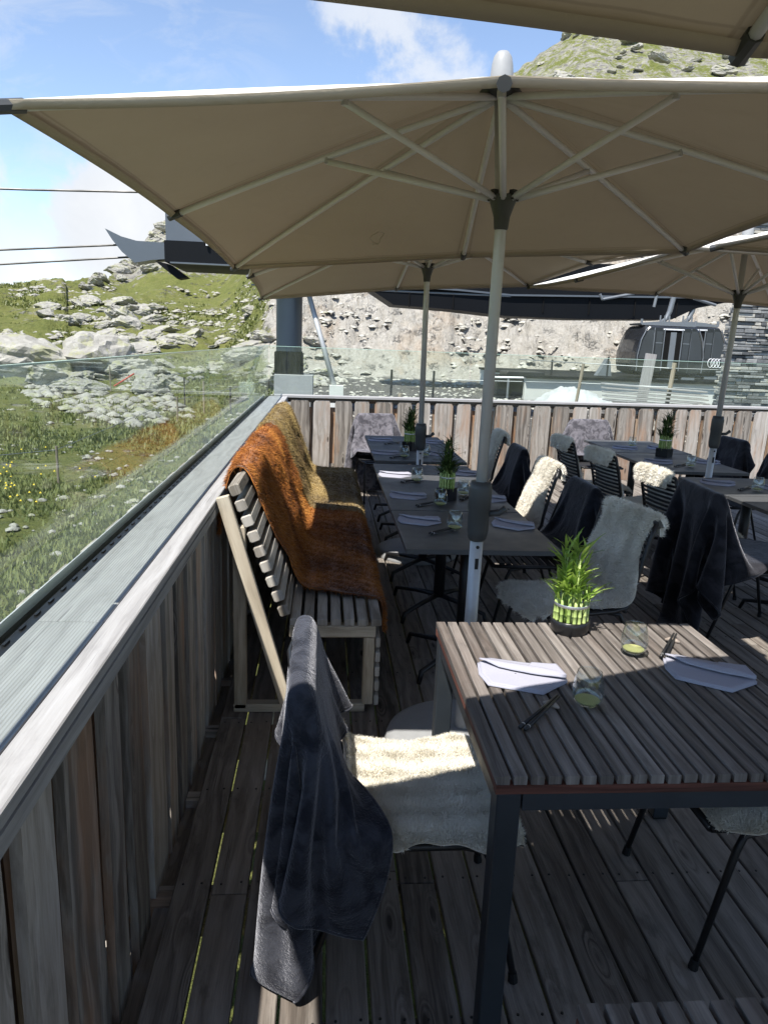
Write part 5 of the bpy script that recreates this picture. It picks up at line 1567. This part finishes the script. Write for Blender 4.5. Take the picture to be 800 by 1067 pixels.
# yard clutter behind the back fence
def stake(x, y, h, mat, label, w=.05, lean=0, name='fence_post', g='stakes and posts behind the terrace', z=None):
    m = MB(); m.tube([(0, 0, -.1), (lean, 0, h)], w / 2, 8 if w < .1 else 4)
    o = m.build(name, M[mat]); o.location = (x, y, gz(x, y) if z is None else z); return tag(o, label, 'post', g)
def at(px, y): return px_a(px, 390) * y
for (px, y, h, mt, w, ln, lb) in (
        (408, 22, .78, 'black_metal', .07, 0, 'short black post left of the middle parasol pole'), (452, 22, .78, 'black_metal', .07, 0, 'short black post right of the middle parasol pole'),
        (418, 14, .72, 'stake', .09, 0, 'yellowish wooden stake left of the middle parasol pole'), (574, 23, 1.2, 'black_metal', .06, 0, 'thin black post left of the concrete platform'),
        (632, 23, 1.35, 'black_metal', .06, 0, 'thin black post left of the gondola')):
    stake(at(px, y), y, h, mt, lb, w, ln)
stake(at(600, 15.5), 15.5, 1.35, 'stake', 'leaning grey wooden stake before the white tarp', .07, .14)
stake(at(696, 14.5), 14.5, 1.45, 'stake', 'tall pale wooden stake right in front of the gondola', .09, .10)
m = MB(); m.box((0, 0, .55), (.24, .05, 1.15), grain=2, rnd=.9); o = m.build('leaning_plank', M['cap']); o.location = (at(671, 16), 16, .55); o.rotation_euler = (0, .09, 0); tag(o, 'wide grey plank standing upright in front of the gondola', 'plank')
m = MB()
for k in range(5): m.box((0, k * .05, .05 + k * .075), (2.1, .30, .03), M=Matrix.Rotation(.045, 4, 'Y'), grain=0, rnd=.7 + k * .06, bev=.004)
o = m.build('plank_stack', M['cap']); o.location = (at(690, 14) - .02, 14.1, .66); tag(o, 'stack of pale boards lying on the rubble before the concrete platform', 'planks')
# support heap for planks
boulder(at(690, 14), 14.5, .75, rocks[2], 'flat pale boulder carrying the stacked boards', sc=(1.5, 1, .8), rz=.2, tilt=(0, 0), lift=.1)
def tarp():
    nu, nv = 40, 26; V = np.zeros((nu, nv, 3))
    for i in range(nu):
        for j in range(nv):
            u = i / (nu - 1) * 2 - 1; v = j / (nv - 1) * 2 - 1
            hgt = max(0, 1 - (u ** 2) ** 1.2) * max(0, 1 - (v ** 2) ** 1.5)
            hgt *= .55 + .25 * (1 - abs(u + .35)); hgt += .22 * abs(mnoise.fractal(Vector((u * 3, v * 3, 2.)), .8, 2, 4)) * (hgt > 0)
            V[i, j] = (u * 1.05, v * .7, hgt * .95)
    idx = np.arange(nu * nv).reshape(nu, nv); F = np.stack([idx[:-1, :-1], idx[1:, :-1], idx[1:, 1:], idx[:-1, 1:]], -1).reshape(-1, 4)
    o = np_mesh('tarpaulin_heap', V.reshape(-1, 3), F, M['tarp'], smooth=True); o.location = (at(600, 20), 20, .22); o.scale = (.95, 1, .58)
    tag(o, 'white tarpaulin heap lying left of the concrete platform', 'tarpaulin')
tarp()
def machine():
    root = empty('machinery_crate', (at(540, 23), 23, gz(at(540, 23), 23)), 0, 'low dark machine frame with a pale pipe behind the near parasol pole', 'machine')
    m = MB(); m.box((0, 0, .38), (1.6, 1.2, .6), bev=.05); m.build('body', M['station'], root)
    m = MB(); m.box((.1, 0, .74), (1.2, 1.0, .14), bev=.03); m.build('lid', M['black_metal'], root)
    m = MB(); m.tube([(-1.0, -.7, .62), (1.3, -.75, .66)], .03, 8); m.build('pipe', M['white'], root, smooth=True)
    for s in (-1, 1):
        q = MB(); q.tube([(s * .5, -.75, .62), (s * .5, -.75, .0)], .035, 8); q.build('leg', M['gondola_grey'], root)
machine()
def wire(pts, label, r=.006):
    m = MB(); m.tube(pts, r, 5); tag(m.build('fence_wire', M['gondola_grey']), label, 'wire', 'wires strung between stakes')
wire([(at(540, 15.5), 15.5, 1.45), (at(600, 15.5) + .12, 15.5, 1.42), (at(696, 14.5), 14.5, 1.40), (8.6, 14, 1.42)], 'upper wire strung in front of the gondola', .009)
wire([(at(470, 16), 16, .95), (at(600, 15.5) + .08, 15.5, 1.0), (at(696, 14.5) + .04, 14.5, 1.02), (8.6, 14, 1.0)], 'lower wire strung in front of the gondola', .009)
# meadow stakes
ms = [(54, 14, .72, 'stake', 'wooden meadow stake nearest the camera, by the yellow flowers'), (184, 21, .72, 'stake', 'wooden meadow stake behind the glass joint'),
      (240, 22, .85, 'black_metal', 'dark meadow post just left of the grey station pillar'), (192, 24, .9, 'black_metal', 'thin dark meadow post left of the glass joint'),
      (212, 22.5, 1.0, 'stake', 'yellowish meadow post beside the glass joint'), (115, 26, .9, 'stake', 'far wooden meadow stake under the outcrop')]
for (px, y, h, mt, lb) in ms: stake(at(px, y), y, h, mt, lb, .05, g='meadow stakes', name='meadow_stake')
P = [(at(px, y), y, gz(at(px, y), y) + h * .9) for (px, y, h, _, _) in (ms[0], ms[1], ms[2])]
wire([(P[0][0] - 4, 9.5, -.5)] + P + [(at(330, 20), 20, .9)], 'long thin wire strung through the meadow stakes', .007)
m = MB(); m.tube([(at(118, 27), 27, gz(at(118, 27), 27) + .05), (at(140, 27), 27, gz(at(140, 27), 27) + .55)], .03, 6); tag(m.build('barrier_pole', M['red']), 'small red barrier pole at the foot of the outcrop rubble', 'pole')

# ------------------------------------------------------------------ light, sky, camera
def world():
    w = bpy.data.worlds.new('World'); scn.world = w; w.use_nodes = True
    n, l = w.node_tree.nodes, w.node_tree.links; bg = n['Background']; out = n['World Output']
    sky = n.new('ShaderNodeTexSky'); sky.sky_type = 'NISHITA'; sky.sun_disc = False
    sx, sy = -.32, -.45
    el = math.atan(1 / math.hypot(sx, sy)); az = math.atan2(sx, sy)
    sky.sun_elevation = el; sky.sun_rotation = az; sky.altitude = 2000; sky.air_density = 1.05; sky.dust_density = .3; sky.ozone_density = 1.5
    tc = n.new('ShaderNodeTexCoord'); V = tc.outputs['Generated']
    def mth(op, a, b=0.0, clamp=False):
        q = n.new('ShaderNodeMath'); q.operation = op; q.use_clamp = clamp
        for i, x in enumerate((a, b)):
            if isinstance(x, bpy.types.NodeSocket): l.new(x, q.inputs[i])
            else: q.inputs[i].default_value = x
        return q.outputs[0]
    def nse(sc, det=7, ro=.6, dist=0, scale=(1, 1, 1)):
        mp = n.new('ShaderNodeMapping'); mp.inputs['Scale'].default_value = scale; l.new(V, mp.inputs['Vector'])
        q = n.new('ShaderNodeTexNoise'); q.inputs['Scale'].default_value = sc; q.inputs['Detail'].default_value = det; q.inputs['Roughness'].default_value = ro; q.inputs['Distortion'].default_value = dist
        l.new(mp.outputs[0], q.inputs['Vector']); return q.outputs['Fac']
    def blob(d, a, b):
        d = Vector(d).normalized(); q = n.new('ShaderNodeVectorMath'); q.operation = 'DOT_PRODUCT'; l.new(V, q.inputs[0]); q.inputs[1].default_value = d
        m = n.new('ShaderNodeMapRange'); m.interpolation_type = 'SMOOTHSTEP'; l.new(q.outputs['Value'], m.inputs[0])
        m.inputs[1].default_value = math.cos(R(b)); m.inputs[2].default_value = math.cos(R(a)); return m.outputs[0]
    nb = nse(7, 9, .62, .3); nf = nse(3.2, 6, .6); nw = nse(9, 7, .65, .8, (1, 1.6, 2.6))
    def dirof(px, py):
        return cam_dir(px, py)
    blobs = None
    for (px, py, a, b, k) in ((125, 235, 2.5, 7.5, .85), (60, 295, 1, 6, .5), (0, 295, 1, 4, .45), (175, 215, 1, 5, .6), (395, 45, 1, 7, .62), (440, 70, 1, 6, .6), (-150, 250, 4, 14, .8), (1000, 60, 6, 22, .8), (1300, 150, 8, 25, .8)):
        q = mth('MULTIPLY', blob(dirof(px, py), a, b), k)
        blobs = q if blobs is None else mth('MAXIMUM', blobs, q)
    s = mth('ADD', mth('MULTIPLY', blobs, 1.0), mth('MULTIPLY', mth('SUBTRACT', nb, .5), 1.9))
    mr = n.new('ShaderNodeMapRange'); mr.interpolation_type = 'SMOOTHSTEP'; l.new(s, mr.inputs[0]); mr.inputs[1].default_value = .36; mr.inputs[2].default_value = .66
    cum = mth('MULTIPLY', mr.outputs[0], mth('ADD', blobs, .15, True), True)
    # wisps upper left
    wb = blob(dirof(60, 60), 4, 17); m2 = n.new('ShaderNodeMapRange'); l.new(nw, m2.inputs[0]); m2.inputs[1].default_value = .45; m2.inputs[2].default_value = .8
    wis = mth('MULTIPLY', mth('MULTIPLY', wb, m2.outputs[0]), .45)
    fac = mth('MAXIMUM', cum, wis)
    mx = n.new('ShaderNodeMix'); mx.data_type = 'RGBA'; l.new(fac, mx.inputs[0]); hs = n.new('ShaderNodeHueSaturation'); hs.inputs['Saturation'].default_value = .92; hs.inputs['Value'].default_value = .74; l.new(sky.outputs[0], hs.inputs['Color']); l.new(hs.outputs[0], mx.inputs[6])
    cc = n.new('ShaderNodeMix'); cc.data_type = 'RGBA'; l.new(nb, cc.inputs[0]); cc.inputs[6].default_value = (2.1, 2.25, 2.5, 1); cc.inputs[7].default_value = (3.3, 3.35, 3.4, 1)
    l.new(cc.outputs[2], mx.inputs[7]); l.new(mx.outputs[2], bg.inputs['Color']); bg.inputs['Strength'].default_value = SKY
    sun = bpy.data.lights.new('sun', 'SUN'); sun.energy = SUN; sun.angle = R(.53); sun.color = (1, .955, .88)
    so = bpy.data.objects.new('sun', sun); col.objects.link(so); d = Vector((.32, .45, -1)); so.rotation_euler = d.to_track_quat('-Z', 'Y').to_euler(); so.location = (-5, -5, 14)
SKY, SUN = .15, 4.0
world()
cam = bpy.data.cameras.new('camera'); co = bpy.data.objects.new('camera', cam); col.objects.link(co)
cam.sensor_fit = 'VERTICAL'; cam.sensor_height = 36; cam.lens = 36 * F_PX / 1067; cam.clip_start = .05; cam.clip_end = 3000
Mw = Matrix((rt, up, -fw)).transposed().to_4x4(); Mw.translation = (0, 0, 1.68); co.matrix_world = Mw
scn.camera = co
scn.view_settings.view_transform = 'Standard'; scn.view_settings.look = 'None'; scn.view_settings.exposure = 1.15; scn.view_settings.gamma = 1
scn.cycles.max_bounces = 10; scn.cycles.transparent_max_bounces = 24
